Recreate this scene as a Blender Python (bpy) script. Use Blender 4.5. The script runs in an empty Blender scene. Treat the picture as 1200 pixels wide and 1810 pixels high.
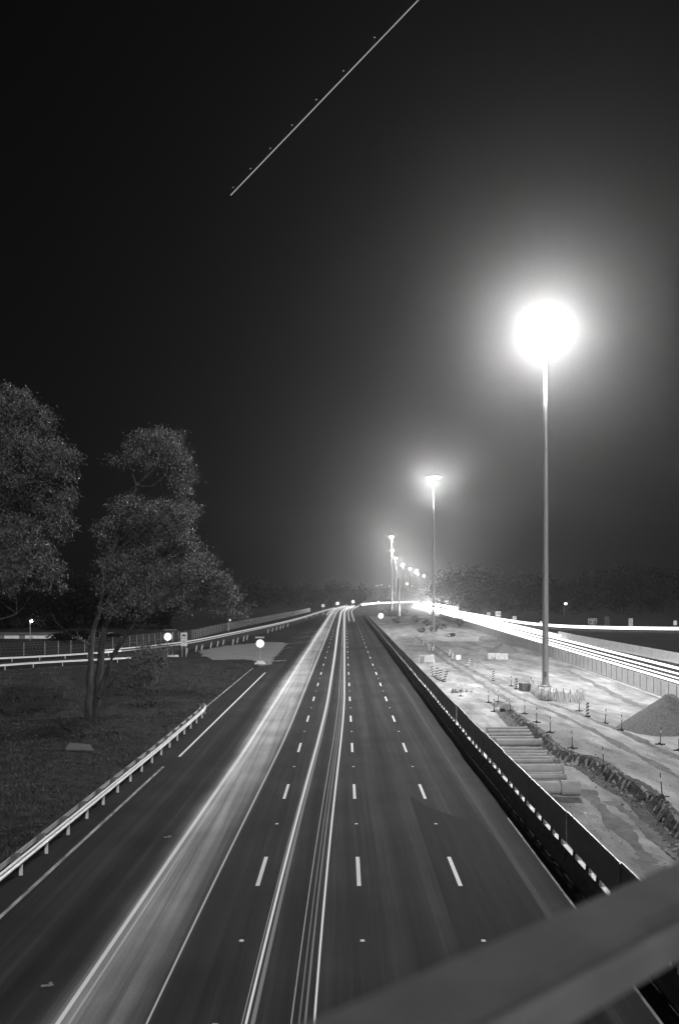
import bpy, math, random
import numpy as np
from mathutils import Vector, Matrix

random.seed(7)
rng = np.random.default_rng(11)
sc = bpy.context.scene
C = sc.collection

# ------------------------------------------------------------------ camera
F_PX, CU, V0, CAM_H = 1408.0, 600.0, 1060.0, 9.86      # measured on the 1200x1810 photograph
cam_d = bpy.data.cameras.new('camera')
cam_d.sensor_fit = 'VERTICAL'; cam_d.sensor_height = 36.0; cam_d.sensor_width = 24.0
cam_d.lens = 28.0
cam_d.shift_y = 155.0 / 1810.0
cam_d.clip_start = 0.05; cam_d.clip_end = 9000
cam_d.dof.use_dof = True; cam_d.dof.focus_distance = 70.0; cam_d.dof.aperture_fstop = 1.4
cam = bpy.data.objects.new('camera', cam_d); C.objects.link(cam)
cam.location = (0, 0, CAM_H); cam.rotation_euler = (math.pi / 2, 0, 0)
sc.camera = cam

# ------------------------------------------------------------------ sky, sun, exposure
SUN_EL, SUN_AZ = math.radians(32), math.radians(160)     # behind the camera, to its right
w = bpy.data.worlds.new('World'); sc.world = w; w.use_nodes = True
nt = w.node_tree; bg = nt.nodes['Background']
sky = nt.nodes.new('ShaderNodeTexSky'); sky.sky_type = 'NISHITA'; sky.sun_disc = False
sky.sun_elevation = SUN_EL; sky.sun_rotation = SUN_AZ
bw = nt.nodes.new('ShaderNodeRGBToBW')
nt.links.new(sky.outputs[0], bw.inputs[0]); nt.links.new(bw.outputs[0], bg.inputs[0])
bg.inputs[1].default_value = 0.0003
mast_fill_d = bpy.data.lights.new('mast_fill', 'SUN'); mast_fill_d.energy = 2.0; mast_fill_d.angle = math.radians(4)  # night fill standing in for an unseen mast behind the camera
mast_fill = bpy.data.objects.new('mast_fill', mast_fill_d); C.objects.link(mast_fill)
to_mast_fill = Vector((math.sin(SUN_AZ) * math.cos(SUN_EL), math.cos(SUN_AZ) * math.cos(SUN_EL), math.sin(SUN_EL)))  # SUN_AZ and SUN_EL give the direction of the night fill
mast_fill.rotation_euler = (-to_mast_fill).to_track_quat('-Z', 'Y').to_euler()
mast_fill.location = to_mast_fill * 200
sc.view_settings.view_transform = 'Standard'; sc.view_settings.look = 'None'
sc.view_settings.gamma = 1.0; sc.view_settings.exposure = 0.0
sc.view_settings.use_curve_mapping = False
MAST_WATT = 235000.0
sc.cycles.max_bounces = 5; sc.cycles.diffuse_bounces = 2; sc.cycles.glossy_bounces = 2
sc.cycles.transparent_max_bounces = 32; sc.cycles.volume_bounces = 0
sc.cycles.sample_clamp_indirect = 4.0; sc.cycles.sample_clamp_direct = 0.0
sc.cycles.use_denoising = True

# ------------------------------------------------------------------ measuring helpers
def g(d):                                            # height of the land at depth d
    if d < 50: return 0.0
    if d < 350: return 0.01 * (d - 50)
    return 3.0 + 3.3 * (1 - math.exp(-(d - 350) / 330.0))
def W(u, v, h=0.0):                                  # point standing h above the land that the photo shows at u, v
    lo, hi = 4.0, 6000.0
    for _ in range(60):
        m = 0.5 * (lo + hi)
        if V0 + (CAM_H - g(m) - h) * F_PX / m > v: lo = m
        else: hi = m
    d = 0.5 * (lo + hi)
    return Vector(((u - CU) / F_PX * d, d, g(d) + h))
def Q(u, v, d):                                      # point at depth d
    return Vector(((u - CU) / F_PX * d, d, CAM_H - (v - V0) / F_PX * d))
def bend(d): return max(0.0, d - 350.0) ** 2 / 6100.0
def xm(d): return 0.49 + 0.0066 * d + bend(d)        # middle lane line of the motorway
def xf(d): return 31.3 + 0.037 * (d - 73.5) + max(0.0, d - 500.0) ** 2 / 6100.0   # fence of the far carriageway
def smooth(a, b, x):
    t = min(1.0, max(0.0, (x - a) / (b - a))); return t * t * (3 - 2 * t)
DS = [-300, -150, -60, -20, 0] + [4 + 2 * i for i in range(24)] + [52 + 6 * i for i in range(50)] + \
     [358 + 22 * i for i in range(40)] + [1300, 1500, 1800, 2200, 2800, 3500]

# ------------------------------------------------------------------ materials
MATS = {}
def mat(name, c, rough=0.8, c2=None, scale=3.0, stretch=(1, 1, 1), bump=0.0, bscale=None, detail=6, spec=0.3,
        c3=None, scale3=0.3, metal=0.0, contrast=(0.3, 0.7)):
    if name in MATS: return MATS[name]
    m = bpy.data.materials.new(name); m.use_nodes = True
    n = m.node_tree.nodes; l = m.node_tree.links; p = n['Principled BSDF']
    p.inputs['Base Color'].default_value = (c, c, c, 1); p.inputs['Roughness'].default_value = rough
    p.inputs['Specular IOR Level'].default_value = spec; p.inputs['Metallic'].default_value = metal
    if c2 is not None or bump:
        geo = n.new('ShaderNodeNewGeometry'); mp = n.new('ShaderNodeMapping')
        mp.inputs['Scale'].default_value = stretch
        l.new(geo.outputs['Position'], mp.inputs[0])
    if c2 is not None:
        tx = n.new('ShaderNodeTexNoise'); tx.inputs['Scale'].default_value = scale
        tx.inputs['Detail'].default_value = detail; tx.inputs['Roughness'].default_value = 0.65
        l.new(mp.outputs[0], tx.inputs['Vector'])
        mr = n.new('ShaderNodeMapRange')
        mr.inputs[1].default_value, mr.inputs[2].default_value = contrast
        mr.inputs[3].default_value, mr.inputs[4].default_value = c, c2
        l.new(tx.outputs[0], mr.inputs[0]); out = mr.outputs[0]
        if c3 is not None:                            # large slow patches multiply the fine grain
            t3 = n.new('ShaderNodeTexNoise'); t3.inputs['Scale'].default_value = scale3
            t3.inputs['Detail'].default_value = 4
            l.new(mp.outputs[0], t3.inputs['Vector'])
            m3 = n.new('ShaderNodeMapRange'); m3.inputs[1].default_value = 0.35; m3.inputs[2].default_value = 0.65
            m3.inputs[3].default_value = 1.0; m3.inputs[4].default_value = c3
            l.new(t3.outputs[0], m3.inputs[0])
            mu = n.new('ShaderNodeMath'); mu.operation = 'MULTIPLY'
            l.new(out, mu.inputs[0]); l.new(m3.outputs[0], mu.inputs[1]); out = mu.outputs[0]
        cc = n.new('ShaderNodeCombineColor')
        for i in range(3): l.new(out, cc.inputs[i])
        l.new(cc.outputs[0], p.inputs['Base Color'])
    if bump:
        tb = n.new('ShaderNodeTexNoise'); tb.inputs['Scale'].default_value = bscale or scale
        tb.inputs['Detail'].default_value = 5
        l.new(geo.outputs['Position'], tb.inputs['Vector'])
        b = n.new('ShaderNodeBump'); b.inputs['Strength'].default_value = 1.0
        b.inputs['Distance'].default_value = bump
        l.new(tb.outputs[0], b.inputs['Height']); l.new(b.outputs[0], p.inputs['Normal'])
    MATS[name] = m
    return m
def glow(name, strength, c=1.0, sampling='AUTO', clear=False):
    if name in MATS: return MATS[name]
    m = bpy.data.materials.new(name); m.use_nodes = True
    n = m.node_tree.nodes; n.remove(n['Principled BSDF'])
    e = n.new('ShaderNodeEmission'); e.inputs[0].default_value = (c, c, c, 1); e.inputs[1].default_value = strength
    out = e.outputs[0]
    if clear:                                         # a strand of light blocks nothing behind it
        tr = n.new('ShaderNodeBsdfTransparent'); ad = n.new('ShaderNodeAddShader')
        m.node_tree.links.new(out, ad.inputs[0]); m.node_tree.links.new(tr.outputs[0], ad.inputs[1]); out = ad.outputs[0]
    m.node_tree.links.new(out, n['Material Output'].inputs[0])
    m.cycles.emission_sampling = sampling
    MATS[name] = m
    return m

ASPHALT = mat('asphalt', 0.030, 0.75, 0.046, 2.2, (1.0, 0.018, 1), 0.006, 60, c3=0.72, scale3=0.5)
ASPHALT_NEW = mat('asphalt_new', 0.013, 0.85, 0.026, 3.0, (1, 0.05, 1), 0.006, 60, spec=0.12)
ASPHALT_OLD = mat('asphalt_worn', 0.030, 0.85, 0.050, 4.0, (1, 0.1, 1), 0.006, 50)
CHIP = mat('chip_seal', 0.28, 0.9, 0.46, 2.6, (1.0, 0.02, 1), 0.008, 45, c3=0.7, scale3=0.6)
PAINT = mat('road_paint', 0.62, 0.6, 0.80, 9, bump=0.003, bscale=80)
PAINT_WORN_OR_SHADE = mat('road_paint_worn_or_shade', 0.10, 0.7, 0.5, 3.5, (1, 0.25, 1), contrast=(0.35, 0.65))
GRASS = mat('grass', 0.018, 0.95, 0.052, 1.2, (1, 1, 1), 0.10, 3.0, c3=0.6, scale3=0.12, spec=0.1)
BLADE = mat('grass_blades', 0.024, 0.7, 0.095, 0.6, spec=0.2)
GRAVEL = mat('gravel', 0.16, 0.95, 0.30, 4.0, (1, 1, 1), 0.04, 18, c3=0.85, spec=0.1)
SAND = mat('site_dirt', 0.22, 0.95, 0.48, 1.1, (1, 0.3, 1), 0.05, 7.0, c3=0.55, scale3=0.35, spec=0.1)
SOIL_AND_SHADE = mat('soil_and_shade', 0.08, 0.95, 0.15, 5.0, (1, 1, 1), 0.10, 12.0, spec=0.1)  # dark clods, and shade painted on the cut face
CONC = mat('concrete', 0.34, 0.85, 0.46, 2.5, (1, 1, 1), 0.006, 30, c3=0.8, scale3=0.5)
CONC_PALE = mat('pale_concrete', 0.55, 0.8, 0.70, 1.5, (1, 1, 1), 0.006, 30, c3=0.85, scale3=0.4)
CONC_DARK = mat('barrier_concrete', 0.12, 0.85, 0.26, 2.0, (1, 1, 3), 0.006, 30)
SCREEN = mat('screen_cloth', 0.38, 0.85, 0.48, 1.2, (1, 0.5, 2), 0.004, 40)
STEEL = mat('galvanised_steel', 0.30, 0.5, 0.42, 4.0, (1, 1, 0.3), metal=0.4, spec=0.5)
STEEL_DARK = mat('dark_steel', 0.10, 0.6, 0.16, 5.0)
RAILPAINT = mat('rail_paint', 0.13, 0.75, 0.18, 5.0, (1, 1, 1), 0.001, 60, c3=0.8, scale3=2.0)
WHITEPL = mat('white_plastic', 0.72, 0.5, 0.85, 2.5, c3=0.85)
BLACKPL = mat('black_rubber', 0.03, 0.7)
WHITE = mat('white_paint', 0.75, 0.6)
BLACK = mat('black_paint', 0.02, 0.6)
GREYSIGN = mat('grey_sign', 0.45, 0.6, 0.55, 5)
DARKSIGN = mat('dark_sign', 0.05, 0.6)
BARK = mat('bark', 0.016, 0.9, 0.085, 2.5, (1, 1, 0.25), 0.03, 8, spec=0.15)
LEAF = mat('leaf', 0.040, 0.50, 0.155, 1.6, spec=0.35, contrast=(0.36, 0.66))
LEAF_DARK = mat('leaf_dark', 0.022, 0.6, 0.045, 0.5, spec=0.3)
FAR_LEAF = mat('far_leaf', 0.003, 0.9, 0.006, 0.05, spec=0.1)
TIMBER = mat('timber', 0.18, 0.8, 0.3, 4, (1, 1, 4))
WALLPAINT = mat('render_wall', 0.6, 0.8, 0.7, 1.0)
ROOF = mat('roof_metal', 0.12, 0.5, 0.16, 1.0)
LENS = glow('lamp_lens', 220.0, sampling='NONE')
LAMPBULB = glow('lamp_bulb', 16.0)
LAMPFAR = glow('far_lamp_bulb', 9.0, sampling='NONE')
SIGN_GLOW = glow('sign_return_and_lamp', 1.6)  # reflective sign faces: returned headlight put in as emission; also one lamp globe
SIGN_GLOW2 = glow('sign_return_soft', 0.75)  # dimmer returned headlight, put in as emission
TR_FAINT = glow('trail_faint', 0.025, sampling='NONE', clear=True)
TR_SOFT = glow('trail_soft', 0.07, sampling='NONE', clear=True)
TR_MID = glow('trail_mid', 0.17, sampling='NONE', clear=True)
TR_BRIGHT = glow('trail_bright', 0.30, sampling='NONE', clear=True)
TR_HEAD = glow('trail_headlights', 1.3, clear=True)
TR_BURST = glow('trail_burst', 45.0, clear=True)
TR_SKY = glow('trail_aircraft', 0.22, sampling='NONE', clear=True)

def translucent(m, f):
    n = m.node_tree.nodes; l = m.node_tree.links; p = n['Principled BSDF']
    t = n.new('ShaderNodeBsdfTranslucent'); mx = n.new('ShaderNodeMixShader'); mx.inputs[0].default_value = f
    t.inputs[0].default_value = (0.85, 0.85, 0.85, 1)
    l.new(p.outputs[0], mx.inputs[1]); l.new(t.outputs[0], mx.inputs[2]); l.new(mx.outputs[0], n['Material Output'].inputs[0])
translucent(WHITEPL, 0.45)

# ------------------------------------------------------------------ mesh helpers
class MB:
    def __init__(s): s.v = []; s.f = []
    def quad(s, a, b, c, d):
        i = len(s.v); s.v += [tuple(a), tuple(b), tuple(c), tuple(d)]; s.f.append((i, i + 1, i + 2, i + 3))
    def poly(s, pts):
        i = len(s.v); s.v += [tuple(p) for p in pts]; s.f.append(tuple(range(i, i + len(pts))))
    def box(s, c, size, rz=0.0, taper=1.0, M=None):
        i = len(s.v); hx, hy, hz = size[0] / 2, size[1] / 2, size[2] / 2
        for z, k in ((-hz, 1), (hz, taper)):
            for x, y in ((-hx, -hy), (hx, -hy), (hx, hy), (-hx, hy)):
                p = Vector((x * k, y * k, z))
                if M is not None: p = M @ p
                elif rz: p = Matrix.Rotation(rz, 3, 'Z') @ p
                s.v.append((c[0] + p[0], c[1] + p[1], c[2] + p[2]))
        for q in ((3, 2, 1, 0), (4, 5, 6, 7), (0, 1, 5, 4), (1, 2, 6, 5), (2, 3, 7, 6), (3, 0, 4, 7)):
            s.f.append(tuple(i + k for k in q))
    def tube(s, pts, radii, n=6, cap=True):
        pts = [Vector(p) for p in pts]; base = len(s.v)
        if not hasattr(radii, '__len__'): radii = [radii] * len(pts)
        for k, p in enumerate(pts):
            t = (pts[min(k + 1, len(pts) - 1)] - pts[max(k - 1, 0)])
            if t.length < 1e-9: t = Vector((0, 0, 1))
            t.normalize()
            up = Vector((0, 0, 1)) if abs(t.z) < 0.9 else Vector((1, 0, 0))
            a = t.cross(up).normalized(); b = t.cross(a)
            for j in range(n):
                th = 2 * math.pi * j / n
                q = p + (a * math.cos(th) + b * math.sin(th)) * radii[k]
                s.v.append(tuple(q))
        for k in range(len(pts) - 1):
            for j in range(n):
                j2 = (j + 1) % n
                s.f.append((base + k * n + j, base + k * n + j2, base + (k + 1) * n + j2, base + (k + 1) * n + j))
        if cap:
            s.f.append(tuple(base + j for j in range(n)))
            e = base + (len(pts) - 1) * n
            s.f.append(tuple(e + n - 1 - j for j in range(n)))
    def sweep(s, prof, path, closed=True, cap=True):
        """profile points (lateral, up) swept along path of (pos, lateral dir)"""
        base = len(s.v); n = len(prof)
        for p, lat in path:
            for a, b in prof: s.v.append((p[0] + lat[0] * a, p[1] + lat[1] * a, p[2] + b))
        for k in range(len(path) - 1):
            for j in range(n if closed else n - 1):
                j2 = (j + 1) % n
                s.f.append((base + k * n + j, base + k * n + j2, base + (k + 1) * n + j2, base + (k + 1) * n + j))
        if closed and cap:
            s.f.append(tuple(base + n - 1 - j for j in range(n)))
            e = base + (len(path) - 1) * n
            s.f.append(tuple(e + j for j in range(n)))
    def lathe(s, prof, c=(0, 0, 0), n=16):
        base = len(s.v)
        for r, z in prof:
            for j in range(n):
                th = 2 * math.pi * j / n
                s.v.append((c[0] + r * math.cos(th), c[1] + r * math.sin(th), c[2] + z))
        for k in range(len(prof) - 1):
            for j in range(n):
                j2 = (j + 1) % n
                s.f.append((base + k * n + j, base + k * n + j2, base + (k + 1) * n + j2, base + (k + 1) * n + j))
    def mesh(s, name, material, origin=(0, 0, 0), shade=False):
        me = bpy.data.meshes.new(name)
        o = Vector(origin)
        me.from_pydata([(a[0] - o[0], a[1] - o[1], a[2] - o[2]) for a in s.v], [], s.f)
        me.materials.append(material)
        if shade:
            me.polygons.foreach_set('use_smooth', [True] * len(me.polygons))
        me.update()
        return me
    def build(s, name, material, parent=None, origin=None, shade=False):
        """origin: world point the vertices are measured from (world verts); None = verts are already local"""
        me = s.mesh(name, material, origin or (0, 0, 0), shade)
        o = bpy.data.objects.new(name, me); C.objects.link(o)
        if parent is not None: o.parent = parent
        elif origin is not None: o.location = origin
        return o
def put(name, me, loc, rot=(0, 0, 0), parent=None, scale=None):
    o = bpy.data.objects.new(name, me); C.objects.link(o)
    o.location = loc; o.rotation_euler = rot
    if scale is not None: o.scale = scale
    if parent is not None: o.parent = parent
    return o
def tag(o, label=None, cat=None, group=None, kind=None):
    if label: o['label'] = label
    if cat: o['category'] = cat
    if group: o['group'] = group
    if kind: o['kind'] = kind
    return o
def empty(name, loc, rz=0.0):
    o = bpy.data.objects.new(name, None); C.objects.link(o); o.location = loc
    o.rotation_euler = (0, 0, rz); o.empty_display_size = 0.3
    return o
def text_mesh(txt, size, material):
    cu = bpy.data.curves.new('lettering', 'FONT'); cu.body = txt; cu.size = size
    cu.align_x = 'CENTER'; cu.align_y = 'CENTER'; cu.extrude = 0.004
    ob = bpy.data.objects.new('lettering', cu); C.objects.link(ob)
    bpy.context.view_layer.update()
    me = bpy.data.meshes.new_from_object(ob.evaluated_get(bpy.context.evaluated_depsgraph_get()))
    bpy.data.objects.remove(ob); me.materials.clear(); me.materials.append(material)
    return me
ORD = ['first', 'second', 'third', 'fourth', 'fifth', 'sixth', 'seventh', 'eighth', 'ninth', 'tenth', 'eleventh',
       'twelfth', 'thirteenth', 'fourteenth', 'fifteenth', 'sixteenth', 'seventeenth', 'eighteenth', 'nineteenth', 'twentieth']

def dense(pts, step):
    """Catmull-Rom resample on the land plane (x, y), z kept as height"""
    P = [Vector(p) for p in pts]; out = []
    for i in range(len(P) - 1):
        p0, p1, p2, p3 = P[max(i - 1, 0)], P[i], P[i + 1], P[min(i + 2, len(P) - 1)]
        n = max(1, int((p2 - p1).length / step))
        for k in range(n):
            t = k / n
            out.append(0.5 * ((2 * p1) + (p2 - p0) * t + (2 * p0 - 5 * p1 + 4 * p2 - p3) * t * t + (3 * p1 - p0 - 3 * p2 + p3) * t ** 3))
    out.append(P[-1]); return out
def ribbon(name, left, right, material, lift, d0, d1, parent=None, kind='structure', nx=1):
    """sheet between two lateral functions of depth, lying lift above the land"""
    ds = sorted(set([d0] + [d for d in DS if d0 < d < d1] + [d1]))
    m = MB(); rows = []
    for d in ds:
        a, b = left(d), right(d); row = []
        for k in range(nx + 1):
            row.append(len(m.v)); m.v.append((a + (b - a) * k / nx, d, g(d) + lift))
        rows.append(row)
    for r0, r1 in zip(rows, rows[1:]):
        for k in range(nx): m.f.append((r0[k], r0[k + 1], r1[k + 1], r1[k]))
    o = m.build(name, material, parent)
    if kind and parent is None: o['kind'] = kind
    return o

# ------------------------------------------------------------------ ground
XS = [-2500, -1500, -800, -400, -200, -120, -80, -60, -45, -30, -20, -14, 9, 20, 30, 50, 70, 100, 160, 300, 600, 1200, 2500]
m = MB()
for d in DS:
    for x in XS: m.v.append((x, d, g(d) - 0.03))
nx = len(XS)
for i in range(len(DS) - 1):
    for j in range(nx - 1):
        m.f.append((i * nx + j, i * nx + j + 1, (i + 1) * nx + j + 1, (i + 1) * nx + j))
tag(m.build('ground', GRASS), kind='structure')

# far rise that carries the distant street lamps
m = MB(); NH = 40
for i in range(NH + 1):
    for j in range(NH + 1):
        x = -500 + 1100 * i / NH; y = 1300 + 700 * j / NH
        r = ((x - 60) / 480) ** 2 + ((y - 1620) / 300) ** 2
        m.v.append((x, y, g(y) - 0.5 + 26 * max(0.0, 1 - r) ** 1.2))
for i in range(NH):
    for j in range(NH):
        a = i * (NH + 1) + j; m.f.append((a, a + NH + 1, a + NH + 2, a + 1))
tag(m.build('hill', FAR_LEAF, shade=True), kind='structure')

# ------------------------------------------------------------------ motorway
def tone_mat(name, base, attr, lo, hi, streak):
    """pavement whose aggregate shade follows a vertex attribute (0 old dark binder, 1 worn pale stone; on the strip, painted light)"""
    m = bpy.data.materials.new(name); m.use_nodes = True; n = m.node_tree.nodes; l = m.node_tree.links; p = n['Principled BSDF']
    at_ = n.new('ShaderNodeAttribute'); at_.attribute_name = attr
    geo = n.new('ShaderNodeNewGeometry'); mp = n.new('ShaderNodeMapping'); mp.inputs['Scale'].default_value = (1, streak, 1)
    l.new(geo.outputs['Position'], mp.inputs[0])
    t1 = n.new('ShaderNodeTexNoise'); t1.inputs['Scale'].default_value = 3.5; t1.inputs['Detail'].default_value = 7; t1.inputs['Roughness'].default_value = 0.7
    l.new(mp.outputs[0], t1.inputs['Vector'])
    t2 = n.new('ShaderNodeTexNoise'); t2.inputs['Scale'].default_value = 0.22; t2.inputs['Detail'].default_value = 5
    l.new(geo.outputs['Position'], t2.inputs['Vector'])
    t3 = n.new('ShaderNodeTexNoise'); t3.inputs['Scale'].default_value = 28.0; t3.inputs['Detail'].default_value = 2
    l.new(geo.outputs['Position'], t3.inputs['Vector'])
    def mr(src, a, b, c, d_):
        q = n.new('ShaderNodeMapRange'); q.inputs[1].default_value, q.inputs[2].default_value, q.inputs[3].default_value, q.inputs[4].default_value = a, b, c, d_
        l.new(src, q.inputs[0]); return q.outputs[0]
    def mul(a, b):
        q = n.new('ShaderNodeMath'); q.operation = 'MULTIPLY'; l.new(a, q.inputs[0]); l.new(b, q.inputs[1]); return q.outputs[0]
    def add(a, b):
        q = n.new('ShaderNodeMath'); q.operation = 'ADD'; l.new(a, q.inputs[0]); l.new(b, q.inputs[1]); return q.outputs[0]
    w_ = add(at_.outputs['Fac'], mul(at_.outputs['Fac'], mr(t1.outputs[0], 0.25, 0.75, -0.55, 0.45)))
    c = mr(w_, 0.0, 1.0, lo, hi)
    c = mul(mul(c, mr(t1.outputs[0], 0.3, 0.7, 0.82, 1.18)), mul(mr(t2.outputs[0], 0.35, 0.65, 0.78, 1.15), mr(t3.outputs[0], 0.3, 0.7, 0.85, 1.15)))
    cc = n.new('ShaderNodeCombineColor')
    for k in range(3): l.new(c, cc.inputs[k])
    l.new(cc.outputs[0], p.inputs['Base Color']); p.inputs['Roughness'].default_value = 0.85; p.inputs['Specular IOR Level'].default_value = 0.12
    b = n.new('ShaderNodeBump'); b.inputs['Distance'].default_value = 0.006; l.new(t3.outputs[0], b.inputs['Height']); l.new(b.outputs[0], p.inputs['Normal'])
    return m
def set_attr(o, fn):
    me = o.data; a = me.attributes.new('wear_and_light', 'FLOAT', 'POINT')
    a.data.foreach_set('value', [fn(v.co.x - xm(v.co.y), v.co.y) for v in me.vertices])
def track_tone(s_, d):                                # wheel paths polished pale, oil line dark between them
    t = 0.42
    for lane in (-8.75, -5.25, -1.75, 1.75, 5.1):
        for w_ in (-0.8, 0.8): t += 0.30 * math.exp(-((s_ - lane - w_) / 0.32) ** 2)
        t -= 0.22 * math.exp(-((s_ - lane) / 0.35) ** 2)
    if s_ < -10.8: t -= 0.12
    return max(0.0, min(1.0, t))
ROADM = tone_mat('motorway_asphalt', 0.05, 'wear_and_light', 0.014, 0.054, 0.012)
STRIPM = tone_mat('strip_light_tone', 0.05, 'wear_and_light', 0.032, 0.32, 0.010)
road = ribbon('motorway', lambda d: xm(d) - 12.4, lambda d: xm(d) + 8.6, ROADM, 0.0, -60, 1200, nx=84)
set_attr(road, track_tone)
def wob(seed, amp):
    ph = [random.Random(seed + k).uniform(0, 6.28) for k in range(4)]
    return lambda d: amp * (math.sin(d * 0.9 + ph[0]) * 0.3 + math.sin(d * 0.31 + ph[1]) * 0.5 + math.sin(d * 2.3 + ph[2]) * 0.2)
wl, wr = wob(1, 0.10), wob(2, 0.05)
strip = ribbon('painted_light_strip', lambda d: xm(d) - 8.1, lambda d: xm(d) - 4.2, STRIPM, 0.006, -10, 420, nx=30)  # swath of road lit by vehicles, painted as paler pavement
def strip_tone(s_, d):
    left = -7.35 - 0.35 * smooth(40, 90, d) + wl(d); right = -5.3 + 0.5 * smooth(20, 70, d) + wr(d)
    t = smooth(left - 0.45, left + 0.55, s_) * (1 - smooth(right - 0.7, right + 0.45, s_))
    return t * (0.70 + 0.30 * smooth(18, 60, d))  # soft sides and near fade of the painted light
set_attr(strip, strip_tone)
ribbon('new_asphalt_patch', lambda d: xm(d) + 2.75, lambda d: xm(d) + 5.7 - 2.9 * smooth(33, 40, d) + 0.06 * math.sin(d * 3), ASPHALT_NEW, 0.006, -10, 40)
ribbon('crossing_asphalt_patch', lambda d: xm(d) - 3.2, lambda d: xm(d) + 7.2, ASPHALT_NEW, 0.007, 142, 149)
ribbon('worn_line_scar', lambda d: xm(d) + 5.75, lambda d: xm(d) + 5.98, ASPHALT_OLD, 0.010, 10, 90)
# edge lines and lane dashes
o = ribbon('edge_line', lambda d: xm(d) - 11.25, lambda d: xm(d) - 11.10, PAINT_WORN_OR_SHADE, 0.012, 0, 47, parent=road)
o = ribbon('edge_line', lambda d: xm(d) - 10.95 + 0.004 * (d - 47), lambda d: xm(d) - 10.80 + 0.004 * (d - 47), PAINT, 0.012, 50, 102, parent=road)
o = ribbon('edge_line', lambda d: xm(d) + 6.82, lambda d: xm(d) + 6.90, PAINT_WORN_OR_SHADE, 0.012, 0, 36, parent=road)  # worn paint and early end stand in for shade on this line
o = ribbon('kerb_line', lambda d: xm(d) - 13.0, lambda d: xm(d) - 12.85, PAINT_WORN_OR_SHADE, 0.02, 70, 108, parent=road)
dm = MB(); dm.quad((-0.07, 0, 0), (0.07, 0, 0), (0.07, 3.1, 0), (-0.07, 3.1, 0)); dmesh = dm.mesh('lane_dash', PAINT)
rm = MB(); rm.box((0, 0, 0.012), (0.13, 0.11, 0.024), taper=0.75); rmesh = rm.mesh('reflector_stud', WHITE)
for s in (-3.49, 0.0, 3.49):
    for k in range(-1, 30):
        d = 27.4 + 12 * k
        sl = math.atan((g(d + 3.1) - g(d)) / 3.1); yaw = -math.atan((xm(d + 3.1) - xm(d)) / 3.1)
        put('lane_dash', dmesh, (xm(d) + s, d, g(d) + 0.014), (sl, 0, yaw), road)
        if k < 14: put('reflector_stud', rmesh, (xm(d - 4.4) + s + 0.02, d - 4.4, g(d - 4.4) + 0.008), (0, 0, yaw), road)
# short bars of the gore at the diverge
gb = MB()
for (u0, v0, u1, v1) in ((466, 1170, 505, 1168), (505, 1139, 548, 1134), (520, 1128, 556, 1124), (532, 1119, 562, 1116), (480, 1152, 515, 1144)):
    a, b = W(u0, v0), W(u1, v1); up = Vector((0, 0.9, 0)); z = Vector((0, 0, 0.014))
    gb.quad(a + z, b + z, b + up + z, a + up + z)
gb.build('gore_bar', PAINT_WORN_OR_SHADE, road)
# pale gravel in the gore
pts = [(352, 1150), (372, 1147), (400, 1142), (440, 1138), (472, 1135), (508, 1137), (500, 1146), (488, 1160), (478, 1172), (462, 1177),
       (448, 1168), (420, 1166), (385, 1167), (362, 1161)]
gpts = dense([Vector((W(u, v).x, W(u, v).y, 0)) for u, v in pts + pts[:1]], 0.8)[:-1]
m = MB(); m.poly([(p.x + random.gauss(0, .22), p.y + random.gauss(0, .5), g(p.y) + 0.03) for p in gpts]); tag(m.build('gravel_gore', GRAVEL), kind='structure')

# ------------------------------------------------------------------ construction ground in the median
STEP = [W(u, v, 0.0) for u, v in ((893, 1252), (905, 1272), (930, 1294), (960, 1320), (985, 1342), (1010, 1352), (1040, 1358),
                                  (1065, 1372), (1100, 1398), (1130, 1412), (1165, 1448), (1200, 1485), (1300, 1600))]
STEP = sorted([(p.y, p.x) for p in STEP])
def step_x(d):
    if d <= STEP[0][0]: return STEP[0][1]
    for (d0, x0), (d1, x1) in zip(STEP, STEP[1:]):
        if d <= d1: return x0 + (x1 - x0) * (d - d0) / (d1 - d0)
    return STEP[-1][1]
PH = [(random.uniform(-1, 1), random.uniform(-1, 1), random.uniform(0, 6.28)) for _ in range(14)]
def rough(x, y, f):
    t = 0
    for k, (a, b, p) in enumerate(PH):
        q = f * (1.0 + 0.45 * k)
        t += math.sin((a * x + b * y) * q + p) / (1 + 0.35 * k)
    return t * 0.25
def site_z(x, d):
    h = 0.55 * (1 - smooth(56, 80, d))
    sx = step_x(d) + 0.25 * rough(x * 0.3, d, 3.0)
    t = smooth(-0.28, 0.28, x - sx)
    edge = max(0.0, 1 - abs(x - d * 0 - sx - 0.5) / 0.9)
    z = h * t + 0.06 * edge * h / 0.55 * (1 + 1.2 * rough(x, d, 5.0))
    low = 1 - t
    z += 0.035 * rough(x, d, 1.4) + 0.03 * rough(x, d, 4.2)
    # cross ruts in the low ground and wheel tracks on the terrace
    if d < 62: z += low * 0.05 * (math.sin(d * 4.2 + 1.3 * rough(x, d, 1.2)) * (0.6 + rough(x, d, 0.7)))
    tr = abs(x - (step_x(min(d, 70)) + 4.0 + 0.02 * d)); z -= 0.07 * max(0, 1 - abs(tr - 0.9) / 0.35)
    clod = smooth(33, 30, d) * max(0, 1 - abs(x - sx + 0.6) / 1.5)
    z += 0.30 * clod * (0.5 + rough(x, d, 6.5))
    return g(d) + 0.05 + max(z, -0.045)
def site_left(d): return xm(d) + 8.05
ds = [10 + 0.28 * i for i in range(220)]
while ds[-1] < 330: ds.append(ds[-1] * 1.011)
m = MB(); NX = 110; rows = []
for d in ds:
    a, b = site_left(d), xf(d) - 0.05
    row = []
    for k in range(NX + 1):
        t = k / NX; x = a + (b - a) * t
        row.append(len(m.v)); m.v.append((x, d, site_z(x, d) if d < 320 else g(d) - 0.02))
    rows.append(row)
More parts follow.
